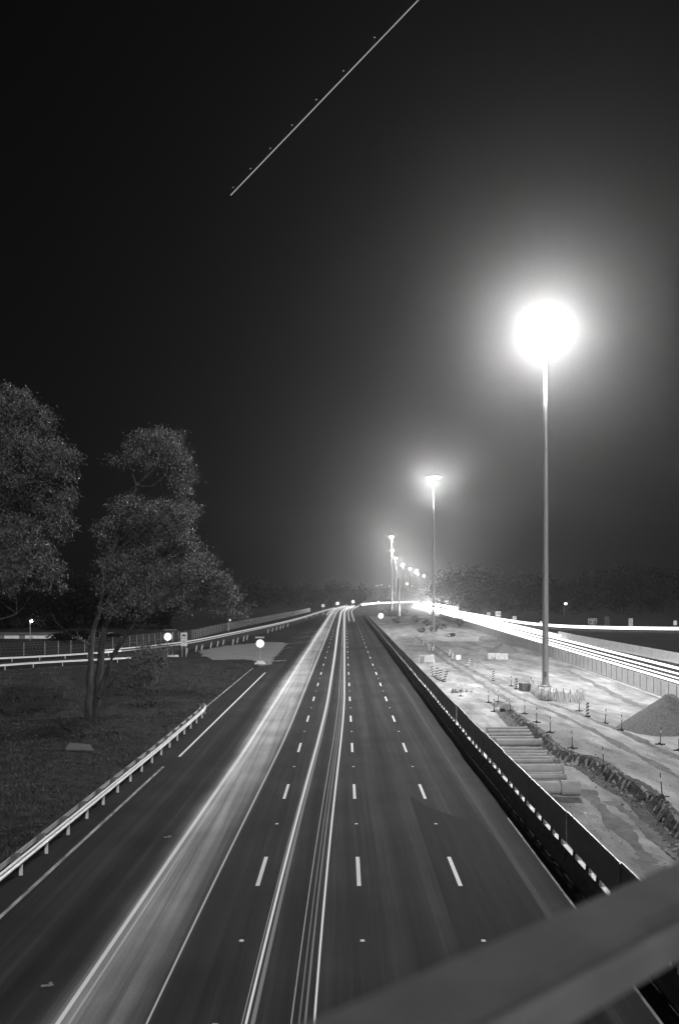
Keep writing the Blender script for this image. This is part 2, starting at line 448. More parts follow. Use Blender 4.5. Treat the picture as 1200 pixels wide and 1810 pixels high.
for r0, r1 in zip(rows, rows[1:]):
    for k in range(NX): m.f.append((r0[k], r0[k + 1], r1[k + 1], r1[k]))
site = m.build('construction_ground', SAND, shade=True); tag(site, kind='structure')
def S(u, v):                                          # stand a thing on the site as the photo shows its foot
    p = W(u, v)
    for _ in range(8): p = W(u, v, site_z(p.x, p.y) - g(p.y))
    return Vector((p.x, p.y, site_z(p.x, p.y)))
# shade on the face of the cut, painted as a darker soil sheet
m = MB(); rows = []
d = 22.0
while d < 74:
    row = []
    for k in range(9):
        x = step_x(d) - 0.95 + 1.45 * k / 8 + 0.15 * rough(k, d, 2.0)
        row.append(len(m.v)); m.v.append((x, d, site_z(x, d) + 0.014 ))
    rows.append(row); d += 0.22
for r0, r1 in zip(rows, rows[1:]):
    for k in range(8): m.f.append((r0[k], r0[k + 1], r1[k + 1], r1[k]))
tag(m.build('cut_bank_shade', SOIL_AND_SHADE, shade=False), kind='structure')
TRACK = mat('packed_dirt', 0.13, 0.95, 0.24, 2.0, (1, 0.6, 1), 0.04, 9.0, c3=0.75, scale3=0.4, spec=0.1)
def wheel_track(px, w_, seed):
    P = dense([Vector((W(u, v).x, W(u, v).y, 0)) for u, v in px], 0.35); m = MB(); rr = random.Random(seed)
    for k, p in enumerate(P):
        t = P[min(k + 1, len(P) - 1)] - P[max(k - 1, 0)]; t.normalize(); n_ = Vector((t.y, -t.x, 0))
        ww = w_ * (0.5 + 0.18 * math.sin(k * 0.37 + seed) + rr.uniform(-.12, .12))
        for q in (-1, -0.33, 0.33, 1):
            c = p + n_ * ww * q; m.v.append((c.x, c.y, site_z(c.x, c.y) + (0.004 if abs(q) == 1 else 0.018) + rr.uniform(0, .012)))
        if k:
            b_ = 4 * k
            for q in range(3): m.f.append((b_ - 4 + q, b_ - 3 + q, b_ + 1 + q, b_ + q))
    tag(m.build('wheel_track', TRACK, shade=True), kind='structure')
wheel_track([(1032, 1398), (1060, 1428), (1100, 1470), (1150, 1530), (1220, 1610)], 0.75, 1)
wheel_track([(1075, 1418), (1110, 1440), (1150, 1475), (1200, 1530), (1260, 1590)], 0.5, 2)
wheel_track([(905, 1228), (950, 1252), (1010, 1285), (1090, 1330), (1200, 1395), (1300, 1450)], 0.55, 3)
wheel_track([(925, 1226), (980, 1250), (1045, 1283), (1120, 1318), (1200, 1358), (1300, 1405)], 0.5, 4)
wheel_track([(735, 1125), (775, 1160), (830, 1196), (880, 1228), (905, 1245)], 0.7, 5)
wheel_track([(758, 1135), (810, 1172), (860, 1200), (905, 1228)], 0.6, 6)
wheel_track([(1000, 1185), (1060, 1215), (1120, 1248), (1150, 1262)], 0.8, 7)
# stones and clods over the dirt
def scatter_stones(name, n, area, material, zf, smin, smax):
    m = MB()
    for _ in range(n):
        x, d = area()
        r = random.uniform(smin, smax) * random.uniform(0.5, 1)
        M = Matrix.Rotation(random.uniform(0, 6.28), 3, 'Z') @ Matrix.Rotation(random.uniform(0, 6.28), 3, 'X')
        m.box((x, d, zf(x, d) + r * 0.25), (r, r * random.uniform(0.6, 1.2), r * random.uniform(0.5, 1)), taper=random.uniform(0.5, 0.8), M=M)
    return m.build(name, material)
def a1():
    d = 20 + 75 * random.random() ** 1.6; return random.uniform(site_left(d) + 0.4, xf(d) - 1), d
tag(scatter_stones('loose_stones', 1500, a1, SAND, site_z, 0.02, 0.08), 'loose pale stones strewn over the construction dirt', 'stones', kind='stuff')
def a2():
    d = 23 + 45 * random.random(); return step_x(d) + random.gauss(-0.25, 0.35), d
tag(scatter_stones('soil_clods', 400, a2, SOIL_AND_SHADE, site_z, 0.04, 0.13), 'dark soil clods along the cut bank', 'soil', kind='stuff')

# ------------------------------------------------------------------ far carriageway, slip roads
def xb(d):
    P = [(-60, 50.5), (60, 49.6), (115, 48.9), (163, 48.3), (230, 51.0), (300, 53.5), (500, 61.5), (700, 75.5), (1200, 158)]
    for (d0, x0), (d1, x1) in zip(P, P[1:]):
        if d <= d1: return x0 + (x1 - x0) * (d - d0) / (d1 - d0)
    return P[-1][1]
ribbon('far_carriageway', lambda d: xf(d) + 0.15, lambda d: xb(d) + 0.3, ASPHALT, 0.012, -60, 1200, nx=4)
def path_ribbon(name, pts, w0, w1, material, lift):
    m = MB(); prev = None
    for k, p in enumerate(pts):
        t = (pts[min(k + 1, len(pts) - 1)] - pts[max(k - 1, 0)]); t.z = 0; t.normalize(); n = Vector((t.y, -t.x, 0))
        a, b = p + n * w0, p + n * w1
        m.v += [(a.x, a.y, g(a.y) + lift), (b.x, b.y, g(b.y) + lift)]
        if k: i = 2 * k; m.f.append((i - 2, i - 1, i + 1, i))
    return tag(m.build(name, material), kind='structure')
RAMP_PX = [(-140, 1173), (0, 1166), (148, 1156), (280, 1143), (340, 1135), (400, 1123), (480, 1106), (530, 1093.5), (570, 1081), (592, 1075)]
ramp = []
for u, v in RAMP_PX:
    p = W(u, v, 0.7); ramp.append(Vector((p.x, p.y, 0.7)))
ramp = dense(ramp, 3.0)
path_ribbon('slip_road', ramp, -3.0, 3.2, ASPHALT, 0.012)
RSLIP = dense([Vector((x, y, 0)) for x, y in ((66, 600), (57.5, 400), (56.2, 317), (55.6, 260), (57.5, 232), (63, 217), (72, 210), (87, 205), (110, 201), (170, 195))], 4.0)
path_ribbon('right_slip_road', RSLIP, -2.5, 2.5, ASPHALT, 0.02)

# ------------------------------------------------------------------ median barrier with screen
b0 = Vector((xm(12) + 7.75, 12, 0))
bar = empty('screened_barrier', b0)
tag(bar, 'long concrete roadwork barrier carrying a dark screen beside the motorway', 'barrier')
SEG = 5.8
prof = [(-0.29, 0), (-0.29, 0.07), (-0.13, 0.28), (-0.095, 0.66), (0.095, 0.66), (0.13, 0.28), (0.29, 0.07), (0.29, 0)]
mb = MB(); mb.sweep(prof, [((0, 0.03, 0), (1, 0)), ((0, SEG - 0.03, 0), (1, 0))]); block_me = mb.mesh('concrete_block', CONC_PALE if False else CONC_DARK)
mb = MB(); mb.box((0, SEG / 2, 0.0), (0.035, SEG - 0.02, 1.14)); screen_me = mb.mesh('screen_panel', SCREEN)
mb = MB(); mb.box((0, SEG / 2, 0.0), (0.05, SEG, 0.035)); rail_me = mb.mesh('top_rail', STEEL)
mb = MB(); mb.box((0, 0, 0), (0.05, 0.05, 1.34)); post_me = mb.mesh('screen_post', STEEL)
mb = MB(); mb.box((0, 0, 0), (0.09, 0.36, 0.24), taper=0.85); foot_me = mb.mesh('bracket', STEEL_DARK)
mb = MB(); mb.box((0, 0, 0), (0.17, 0.92, 0.012)); cap_me = mb.mesh('block_cap', WHITE)
mb = MB(); mb.box((0, 0, 0), (0.17, 1.42, 0.012)); capl_me = mb.mesh('block_cap', WHITE)
d = 12.0; nseg = 0
while d < 345:
    yaw = -math.atan((xm(d + SEG) - xm(d)) / SEG); sl = math.atan((g(d + SEG) - g(d)) / SEG)
    R = Matrix.Rotation(yaw, 3, 'Z') @ Matrix.Rotation(sl, 3, 'X')
    yaw += random.uniform(-.004, .004)
    o = Vector((xm(d) + 7.75 + random.uniform(-.025, .025), d, g(d) + 0.004)) - b0; jz = random.uniform(-.02, .03)
    put('concrete_block', block_me, o, (sl, 0, yaw), bar)
    put('screen_panel', screen_me, o + R @ Vector((-0.07, 0, 1.47 + jz)), (sl, 0, yaw), bar)
    put('top_rail', rail_me, o + R @ Vector((-0.07, 0, 2.045 + jz)), (sl, 0, yaw), bar)
    if nseg % 2 == 0: put('screen_post', post_me, o + R @ Vector((-0.095, 0.0, 1.37)), (sl, 0, yaw), bar)
    if d < 190:
        for y in (0.75, 2.05, 3.35, 4.65):
            put('bracket', foot_me, o + R @ Vector((-0.05, y + random.uniform(-.14, .14), 0.78)), (sl, 0, yaw), bar)
        for y in (1.4, 2.7, 4.0):
            put('block_cap', cap_me, o + R @ Vector((-0.005, y, 0.667)), (sl, 0, yaw), bar)
        put('block_cap', capl_me, o + R @ Vector((-0.005, 5.6, 0.667)), (sl, 0, yaw), bar)
    else:
        put('bracket', foot_me, o + R @ Vector((0.01, 2.9, 0.78)), (sl, 0, yaw), bar)
    d += SEG; nseg += 1

# ------------------------------------------------------------------ W-beam guard rails
WB = [(0.0, 0.46), (0.045, 0.49), (0.045, 0.53), (0.0, 0.575), (0.0, 0.615), (0.045, 0.66), (0.045, 0.70), (0.0, 0.735),
      (-0.02, 0.735), (-0.02, 0.46)]
def guardrail(name, label, path, side, post_step, start=0.0):
    """path: list of Vector on the land; side +1 = road on the lateral + side"""
    root = empty(name, path[0]); tag(root, label, 'guard rail')
    m = MB(); pp = []
    for k, p in enumerate(path):
        t = (path[min(k + 1, len(path) - 1)] - path[max(k - 1, 0)]); t.z = 0; t.normalize()
        pp.append((p, (t.y * side, -t.x * side)))
    m.sweep(WB, pp); m.build('rail', STEEL_RAIL, root, origin=path[0])
    m = MB(); m.sweep([(-0.40, 0.50), (-0.40, 0.70), (-0.43, 0.70), (-0.43, 0.50)], pp); m.build('rear_rail', CONC, root, origin=path[0])
    mb = MB(); mb.box((0, 0, 0.32), (0.11, 0.07, 0.70)); pm = mb.mesh('post', STEEL_RAIL)
    mb = MB(); mb.box((0, 0, 0.59), (0.24, 0.30, 0.32)); bm_ = mb.mesh('blockout', STEEL_DARK)
    acc = start; L = 0.0
    for (p, lat), (q, _) in zip(pp, pp[1:]):
        seg = (q - p).length
        while acc <= L + seg:
            t = (acc - L) / seg; c = p.lerp(q, t); lv = Vector((lat[0], lat[1], 0)); ang = math.atan2(lat[1], lat[0])
            put('post', pm, c - lv * 0.075 - path[0], (0, 0, ang), root)
            put('blockout', bm_, c - lv * 0.26 - path[0], (0, 0, ang), root)
            acc += post_step
        L += seg
    return root
STEEL_RAIL = mat('guard_rail_steel', 0.62, 0.45, 0.72, 5.0, (1, 0.4, 1), spec=0.5)
gp = []
d = 8.0
while d < 66: gp.append(Vector((-11.42 + 0.004 * d, d, g(d)))); d += 1.0
gp += [Vector((-11.25, 67, g(67))), Vector((-11.42, 68.0, g(68))), Vector((-11.75, 69.0, g(69)))]
guardrail('guard_rail', 'steel guard rail on the grass verge at the left edge of the motorway', gp, 1, 2.45, 0.9)
near = [W(u, v) for u, v in ((-120, 1192), (0, 1184.5), (50, 1180.5), (100, 1177.5), (170, 1173.5), (232, 1170))]
near = dense(near, 2.5)
guardrail('slip_road_guard_rail', 'low guard rail behind the tree trunks along the near side of the slip road', near, 1, 4.0, 1.0)
far = [W(u, v) for u, v in ((-140, 1176), (0, 1171), (80, 1167), (148, 1162.5), (215, 1157))]
far = dense(far, 2.5)
guardrail('slip_road_far_rail', 'upper guard rail under the wire fence at the far left', far, 1, 4.0, 0.0)

# ------------------------------------------------------------------ wire fence behind the slip road
fp = [W(u, v) for u, v in ((-120, 1165), (0, 1160.5), (80, 1157), (150, 1152), (230, 1143), (285, 1136), (340, 1130), (400, 1115), (480, 1097.5), (520, 1088.5), (548, 1081))]
fp = dense(fp, 2.4)
fence = empty('wire_fence', fp[0]); tag(fence, 'tall post and wire fence running behind the slip road', 'fence')
mb = MB(); mb.tube([(0, 0, -0.1), (0, 0, 2.1)], 0.045, 6); fpm = mb.mesh('post', STEEL)
for p in fp: put('post', fpm, p - fp[0], (0, 0, 0), fence)
for h in (0.15, 0.7, 1.25, 1.7, 2.05):
    m = MB(); m.tube([p + Vector((0, 0, h)) for p in fp], 0.010, 3, cap=False); m.build('wire', STEEL, fence, origin=fp[0])
m = MB()                                             # woven mesh: diagonal strands
for p, q in zip(fp, fp[1:]):
    n = 6
    for k in range(n):
        a, b = p.lerp(q, k / n), p.lerp(q, (k + 1) / n)
        m.tube([a + Vector((0, 0, 0.15)), b + Vector((0, 0, 2.05))], 0.006, 3, cap=False)
        m.tube([b + Vector((0, 0, 0.15)), a + Vector((0, 0, 2.05))], 0.006, 3, cap=False)
tag(m.build('wire_mesh', STEEL, fence, origin=fp[0]), kind='stuff')

# ------------------------------------------------------------------ fence and wall of the far carriageway
f0 = Vector((xf(56), 56, 0))
pf = empty('panel_fence', f0); tag(pf, 'pale upright panel fence on a concrete kerb before the far carriageway', 'fence')
mb = MB(); mb.box((0, 0.48, 0.98), (0.05, 0.93, 1.50)); pan_me = mb.mesh('panel', CONC_PALE)
mb = MB(); mb.box((0, 0, 0.95), (0.07, 0.05, 1.56)); pst_me = mb.mesh('post', STEEL_DARK)
d = 56.0; n = 0
while d < 330:
    o = Vector((xf(d), d, g(d))) - f0; yaw = -math.atan(0.037)
    if n < 270: put('panel', pan_me, o, (0, 0, yaw), pf)
    if n % 2 == 0 and n < 230: put('post', pst_me, o + Vector((-0.03, -0.02, 0)), (0, 0, yaw), pf)
    n += 1; d += 1.0
m = MB(); pth = []
for d in [40, 50] + [56 + 6 * i for i in range(55)]: pth.append((Vector((xf(d), d, g(d))), (1, 0)))
m.sweep([(-0.45, 0), (-0.45, 0.10), (-0.12, 0.12), (-0.12, 0.24), (0.10, 0.24), (0.10, 0)], pth); m.build('kerb', CONC, pf, origin=f0)
w0 = Vector((xb(40), 40, 0))
wall = empty('concrete_wall', w0); tag(wall, 'white concrete wall on the far side of the far carriageway', 'wall')
d = 40.0
while d < 175:
    m = MB(); dd = [d + 0.02, d + 3, d + 5.98]
    m.sweep([(-0.30, 0), (-0.16, 0.35), (-0.11, 1.5), (0.11, 1.5), (0.16, 0.35), (0.30, 0)], [(Vector((xb(t), t, g(t) + 0.015)), (1, 0)) for t in dd])
    m.build('wall_unit', CONC_PALE, wall, origin=w0); d += 6.0
w1 = Vector((xb(176), 176, 0))
wl2 = empty('grey_barrier_wall', w1); tag(wl2, 'darker grey barrier continuing from the white wall towards the bright lights', 'wall')
d = 176.0
while d < 330:
    m = MB(); dd = [d + 0.02, d + 3, d + 5.98]
    m.sweep([(-0.30, 0), (-0.16, 0.35), (-0.11, 0.95), (0.11, 0.95), (0.16, 0.35), (0.30, 0)], [(Vector((xb(t), t, g(t) + 0.015)), (1, 0)) for t in dd])
    m.build('wall_unit', CONC, wl2, origin=w1); d += 6.0

# ------------------------------------------------------------------ high mast lights
def mast(u, d, vtop, label, group=None, detail=True, watt=1.0):
    x = (u - CU) / F_PX * d
    zb = site_z(x, d) if d < 320 and site_left(d) < x < xf(d) else g(d)
    ztop = CAM_H - (vtop - V0) / F_PX * d
    root = empty('high_mast_light', (x, d, zb)); tag(root, label, 'mast light', group)
    H = ztop - zb
    m = MB(); n = 16 if detail else 8
    m.lathe([(0.34, 0.3), (0.335, H * 0.25), (0.28, H * 0.5), (0.22, H * 0.75), (0.15, H - 0.3), (0.0, H - 0.25)], n=n)
    m.build('pole', STEEL if detail else STEEL_DARK, root, shade=True)
    m = MB(); m.lathe([(0.0, -0.2), (0.62, -0.2), (0.62, 0.12), (0.55, 0.16), (0.44, 0.17), (0.40, 0.30), (0.34, 0.55), (0.0, 0.56)], n=n); m.build('base_flange', STEEL, root)
    m = MB(); R = 1.05 if detail else 0.5; N = 12 if detail else 6; K = 1.38 if detail else 0.72
    m.tube([(R * math.cos(t), R * math.sin(t), H - 0.1) for t in [2 * math.pi * k / 24 for k in range(25)]], 0.05, 6, cap=False)
    for k in range(4):
        t = math.pi / 2 * k; m.tube([(0.1 * math.cos(t), 0.1 * math.sin(t), H - 0.35), (R * math.cos(t), R * math.sin(t), H - 0.1)], 0.04, 5)
    m.build('head_ring', STEEL_DARK, root)
    for k in range(N):
        t = 2 * math.pi * k / N; M = Matrix.Rotation(t, 3, 'Z') @ Matrix.Rotation(math.radians(25), 3, 'Y')
        c = Vector((K * math.cos(t), K * math.sin(t), H - 0.15))
        m = MB(); m.box(c, (0.62, 0.44, 0.22), M=M, taper=0.7); lum = m.build('floodlight', STEEL_DARK, root)
        m = MB(); m.box(c - M @ Vector((0, 0, 0.125)), (0.56, 0.38, 0.02 if detail else 0.30), M=M); m.build('lens', LENS, lum)
    if detail:
        for q in (0.22, 0.45, 0.70):
            rq = 0.335 if q < .3 else (0.292 if q < .5 else 0.235)
            m = MB(); m.lathe([(rq - .02, H * q - .06), (rq + .02, H * q - .05), (rq + .02, H * q + .05), (rq - .02, H * q + .06)], n=n); m.build('joint_collar', STEEL, root)
        m = MB(); m.box((-0.1, -0.335, 1.35), (0.26, 0.04, 0.62)); m.build('hatch', STEEL_DARK, root)
    ld = bpy.data.lights.new('mast_lamp', 'POINT'); ld.energy = MAST_WATT * watt; ld.shadow_soft_size = 0.35
    lo = bpy.data.objects.new('mast_lamp', ld); C.objects.link(lo); lo.parent = root; lo.location = (0, 0, H - 0.85)
    return root
def solve_d(v, h=39.2):
    lo, hi = 50, 3000
    for _ in range(60):
        m_ = 0.5 * (lo + hi)
        if (g(m_) + h - CAM_H) * F_PX / m_ > V0 - v: lo = m_
        else: hi = m_
    return lo
mast(963.5, 86.5, 571, 'nearest high mast light blazing over the dirt median')
mast(766, 199, 842, 'second high mast light, a third as tall in view as the nearest', detail=True, watt=0.45)
far_m = [(692, 948), (693, 972), (699, 986), (712, 997), (725, 1005), (737, 1012), (749, 1017)]
for k, (u, v) in enumerate(far_m):
    mast(u, solve_d(v), v, 'tiny high mast light far off, %s of seven from the top of the curving row' % ORD[k], 'far row of high mast lights', False, 0.25)

# ------------------------------------------------------------------ light trails (strands of light at lamp height)
def trail(label, pts, rad, material, cat='light trail', n=6):
    m = MB(); o = pts[0]
    m.tube(pts, rad, n); t = m.build('light_trail', material, None, origin=o)
    tag(t, label, cat, 'strands of vehicle light'); return t
def lane_path(sf, h, d0, d1, off=lambda d: 0):
    out = []; d = d0
    while d < d1:
        out.append(Vector((xm(d) + sf(d), d, g(d) + h))); d += 2.0 + d * 0.02
    return out
def rad(pts, a, b): return [a + b * p.y for p in pts]
def B1(o): return lambda d: -2.62 + 0.62 * smooth(15, 75, d) - 0.25 * smooth(100, 220, d) + o
def B2(o): return lambda d: -1.65 + 0.62 * smooth(15, 75, d) - 0.05 * smooth(100, 220, d) + o
def A(o, k=0.0): return lambda d: o + k * smooth(15, 60, d)
def T(label, sf, h, mt, a, b, d0=9, d1=1150):
    p = lane_path(sf, h, d0, d1); return trail(label, p, rad(p, a, b), mt)
T('thick pale light trail along the left side of the pale strip', A(-6.62, 0.12), 0.8, TR_MID, 0.022, 0.0014)
T('broad faint haze of light round the thick trail on the pale strip', A(-6.55, 0.15), 0.7, TR_FAINT, 0.22, 0.0020)
T('thin light trail just right of the thick one on the pale strip', A(-6.38, 0.25), 0.8, TR_SOFT, 0.014, 0.00030)
T('thin single light trail along the right edge of the pale strip', A(-4.72, 0.35), 0.8, TR_MID, 0.004, 0.0010)
T('hair-thin light trail left of the middle pair of lane trails', B1(-0.10), 0.68, TR_MID, 0.006, 0.00012)
T('thick light trail left of the middle lane dashes', B1(0.0), 0.72, TR_BRIGHT, 0.008, 0.0011)
T('faint soft light trail hugging the thick trail in the middle lane', B1(0.13), 0.66, TR_SOFT, 0.035, 0.0006)
T('leftmost strand of the four-strand light trail beside the middle dashes', B2(0.0), 0.7, TR_MID, 0.008, 0.00018)
T('second strand from left of the four-strand light trail', B2(0.16), 0.62, TR_SOFT, 0.012, 0.00018)
T('third strand from left of the four-strand light trail', B2(0.30), 0.7, TR_SOFT, 0.022, 0.00018)
T('rightmost brightest strand of the four-strand light trail beside the middle dashes', B2(0.50), 0.72, TR_BRIGHT, 0.006, 0.0010)
T('short far light trail starting in the lane right of the dashes', A(1.0), 0.7, TR_BRIGHT, 0.05, 0.00040, 265, 1150)
T('short far light trail at the rightmost, beginning mid road', A(2.6), 0.7, TR_BRIGHT, 0.05, 0.00040, 262, 1150)
T('far light trail from the left lanes merging at the crest', A(-8.0), 0.75, TR_BRIGHT, 0.05, 0.00040, 330, 1150)
# slip road
rp = [p for p in ramp if p.x > W(150, 1156, .7).x]
for dh, lat, mt, lab in ((0.0, 0.0, TR_MID, 'lower light trail of the pair on the slip road'), (0.36, 0.5, TR_BRIGHT, 'upper light trail of the pair on the slip road')):
    p2 = [Vector((p.x, p.y + lat, g(p.y + lat) + 0.62 + dh)) for p in rp]
    trail(lab, p2, [0.07 + 0.0003 * p.y for p in p2], mt)
# far carriageway, headlights facing the camera
def X2(off, h, d0, d1, label, mt, a, b):
    pts = []; d = d0
    while d < d1: pts.append(Vector((xf(d) + off, d, g(d) + h))); d += 3 + 0.02 * d
    trail(label, pts, rad(pts, a, b), mt)
X2(4.3, 0.72, 40, 700, 'blazing headlight trail nearest to the pale panel fence', TR_HEAD, 0.08, 0.0005)
X2(6.2, 0.62, 40, 700, 'thin headlight trail in the middle of the far carriageway', TR_HEAD, 0.03, 0.0005)
X2(7.7, 0.72, 40, 700, 'medium headlight trail in the far carriageway, third from the fence', TR_HEAD, 0.05, 0.0005)
X2(10.3, 0.72, 40, 700, 'broad headlight trail of the far carriageway nearest the white wall', TR_HEAD, 0.10, 0.0006)
X2(12.2, 0.9, 170, 700, 'far headlight trail against the grey barrier wall', TR_HEAD, 0.15, 0.0007)
X2(6.5, 1.1, 330, 640, 'burning white cluster of oncoming headlights at the bend', TR_BURST, 0.6, 0.0008)
X2(9.0, 3.2, 340, 560, 'highest streak of oncoming lights above the white cluster at the bend', TR_BURST, 0.25, 0.0004)
sp = [Vector((p.x, p.y, g(p.y) + 1.0)) for p in RSLIP if p.y < 420]
trail('white light trail sweeping off to the right on the far slip road', sp, [0.20 + 0.0004 * p.y for p in sp], TR_HEAD)
sp = [Vector((p.x + 0.6, p.y + 0.8, g(p.y) + 0.65)) for p in RSLIP if p.y < 420]
trail('lower light trail sweeping off to the right on the far slip road', sp, [0.15 + 0.0004 * p.y for p in sp], TR_HEAD)
# aircraft
A0 = Q(408, 345, 560.0); A1 = Q(739, 0, 470.0); A2 = A0 + (A1 - A0) * 1.12
air = empty('aircraft_light_trail', A0); tag(air, 'thin straight aircraft light trail slanting across the night sky', 'light trail')
m = MB(); m.tube([A0, A2], [0.34, 0.30], 6); m.build('streak', TR_SKY, air, origin=A0)
for (u, v, d) in ((412, 331, 556), (443, 298, 548), (478, 262, 540), (516, 221, 530), (559, 176, 519), (607, 125, 506), (662, 66, 490)):
    c = Q(u, v, d); m = MB(); r = 0.40
    m.lathe([(0, -r), (r * .7, -r * .7), (r, 0), (r * .7, r * .7), (0, r)], c, 8); m.build('flash', TR_SKY, air, origin=A0)
AIR_TOP = A2.z

# ------------------------------------------------------------------ trees
def leaf_cloud(centers, n_per, spread, ln, wd, droop=0.8):
    """hanging narrow leaves round clump centres -> verts, faces"""
    cs = np.repeat(np.asarray(centers), n_per, axis=0); N = len(cs)
    pos = cs + rng.normal(0, 1, (N, 3)) * np.asarray(spread)
    a = rng.normal(0, 1, (N, 3)); a[:, 2] -= droop * 1.6; a /= np.linalg.norm(a, axis=1)[:, None]
    b = rng.normal(0, 1, (N, 3)); b -= (b * a).sum(1)[:, None] * a; b /= np.linalg.norm(b, axis=1)[:, None]
    L = ln * rng.uniform(0.6, 1.3, (N, 1)); Wd = wd * rng.uniform(0.7, 1.3, (N, 1))
    v = np.stack([pos, pos + a * L * 0.45 + b * Wd * 0.5, pos + a * L, pos + a * L * 0.45 - b * Wd * 0.5], axis=1).reshape(-1, 3)
    return v
def quad_mesh(name, v, material, origin):
    N = len(v) // 4; me = bpy.data.meshes.new(name)
    v = v - np.asarray(origin)
    me.vertices.add(4 * N); me.vertices.foreach_set('co', v.astype(np.float32).ravel())
    me.loops.add(4 * N); me.loops.foreach_set('vertex_index', np.arange(4 * N, dtype=np.int32))
    me.polygons.add(N); me.polygons.foreach_set('loop_start', np.arange(0, 4 * N, 4, dtype=np.int32))
    me.update(calc_edges=True); me.materials.append(material)
    return me
def blob_centers(blobs, d0, per):
    out = []
    for (u, v, ru, rv, dens) in blobs:
        rx, rz = ru / F_PX * d0, rv / F_PX * d0; ry = 0.8 * rx
        dd = d0 + random.uniform(-1.5, 1.5); c = Q(u, v, dd)
        n = int(per * dens * (ru * rv) / 2500.0)
        p = rng.normal(0, 1, (n, 3)); p /= np.linalg.norm(p, axis=1)[:, None]
        r = rng.uniform(0.35, 1.0, (n, 1)) ** 0.5 * rng.uniform(0.8, 1.12, (n, 1))
        out.append(np.array(c) + p * r * np.array([rx, ry, rz]))
    return np.concatenate(out)
def tree(name, label, base, limbs, blobs, d0, per, leafm, ln, wd, npc=26, spread=(.34, .34, .3)):
    root = empty(name, base); tag(root, label, 'tree')
    m = MB()
    for pts, r0, r1 in limbs:
        P = dense([Q(u, v, d0 + dy) for u, v, dy in pts], 0.5)
        P = [p + Vector((math.sin(k * 1.7) * 0.03, 0, 0)) for k, p in enumerate(P)]
        m.tube(P, [0.86 * (r0 + (r1 - r0) * k / (len(P) - 1)) for k in range(len(P))], 9)
    cc = blob_centers(blobs, d0, per)
    # twigs to a share of the clumps
    for c in cc[::16]:
        best = min((p for pts, _, r1 in limbs for p in [Q(*pts[-1][:2], d0 + pts[-1][2]), Q(*pts[len(pts) // 2][:2], d0 + pts[len(pts) // 2][2])]),
                   key=lambda p: (p - Vector(c)).length)
        c = Vector(c); mid = best.lerp(c, 0.55) + Vector((0, 0, 0.25))
        if (best - c).length < 5.0: m.tube([best, mid, c], [0.03, 0.02, 0.01], 4, cap=False)
    m.build('trunk', BARK, root, origin=base, shade=True)
    v = leaf_cloud(cc, npc, spread, ln, wd)
    put('crown', quad_mesh('crown', v, leafm, base), (0, 0, 0), parent=root)
    return root
tb = W(168, 1268)
D1 = tb.y
limbs = [
    ([(157, 1272, 0.3), (160, 1180, 0.5), (165, 1120, 0.8), (176, 1078, 1.0), (182, 1030, 1.2), (178, 985, 1.5)], 0.36, 0.10),
    ([(170, 1272, 0), (176, 1190, 0), (184, 1120, -0.2), (193, 1078, -0.3), (199, 985, -0.4), (214, 935, -0.6), (236, 880, -0.6), (241, 858, -0.7)], 0.40, 0.14),
    ([(241, 858, -0.7), (262, 840, -1.0), (276, 826, -1.2), (288, 800, -1.2)], 0.13, 0.05),
    ([(241, 858, -0.7), (268, 860, -1.2), (285, 846, -1.4), (305, 835, -1.5)], 0.08, 0.03),
    ([(241, 858, -0.7), (232, 830, -0.3), (225, 805, 0)], 0.09, 0.03),
    ([(176, 1232, -0.2), (200, 1160, -0.6), (226, 1120, -1.0), (250, 1086, -1.4), (262, 1058, -1.6), (255, 1020, -1.7)], 0.30, 0.08),
    ([(255, 1075, -1.5), (300, 1048, -2.0), (328, 1030, -2.3), (372, 1042, -2.5), (410, 1066, -2.5)], 0.11, 0.03),
    ([(328, 1030, -2.3), (316, 1028, -2.6), (312, 1034, -2.6)], 0.05, 0.03),
    ([(162, 1142, 0.5), (140, 1130, 0.2), (115, 1116, 0), (98, 1098, -0.2), (92, 1085, -0.2)], 0.16, 0.05),
    ([(140, 1130, 0.2), (134, 1112, 0), (142, 1102, 0)], 0.06, 0.025),
    ([(182, 1258, -0.4), (193, 1215, -0.8), (212, 1190, -1.2), (236, 1178, -1.5), (255, 1172, -1.6)], 0.09, 0.03),
    ([(199, 985, -0.4), (225, 960, -1.0), (250, 940, -1.4), (285, 915, -1.8)], 0.12, 0.04),
]
blobs = [(288, 792, 44, 40, 1.1), (322, 838, 22, 46, 1.0), (262, 790, 40, 28, .8), (222, 806, 34, 16, .4),
         (238, 905, 52, 30, 1.0), (300, 905, 52, 28, 1.0), (325, 930, 28, 40, 1.0), (206, 940, 36, 40, .7), (265, 955, 62, 46, 1.0), (322, 975, 40, 34, 1.0),
         (345, 1012, 48, 34, 1.0), (385, 1038, 34, 30, 1.0), (420, 1072, 22, 22, 1.0), (270, 1030, 62, 44, 1.0), (208, 1020, 44, 46, .7),
         (230, 1072, 52, 24, .7), (310, 1062, 40, 20, .6), 
         (262, 1160, 32, 24, .9), (285, 1150, 16, 26, .8), (264, 1196, 22, 16, .8), (385, 1068, 28, 14, .7)]
tree('eucalyptus_tree', 'tall eucalyptus with several bare leaning trunks standing on the grass bank', tb, limbs, blobs, D1, 74, LEAF, 0.24, 0.062, 85, (.30, .30, .26))
lb = Vector(((-95 - CU) / F_PX * 52, 52, g(52)))
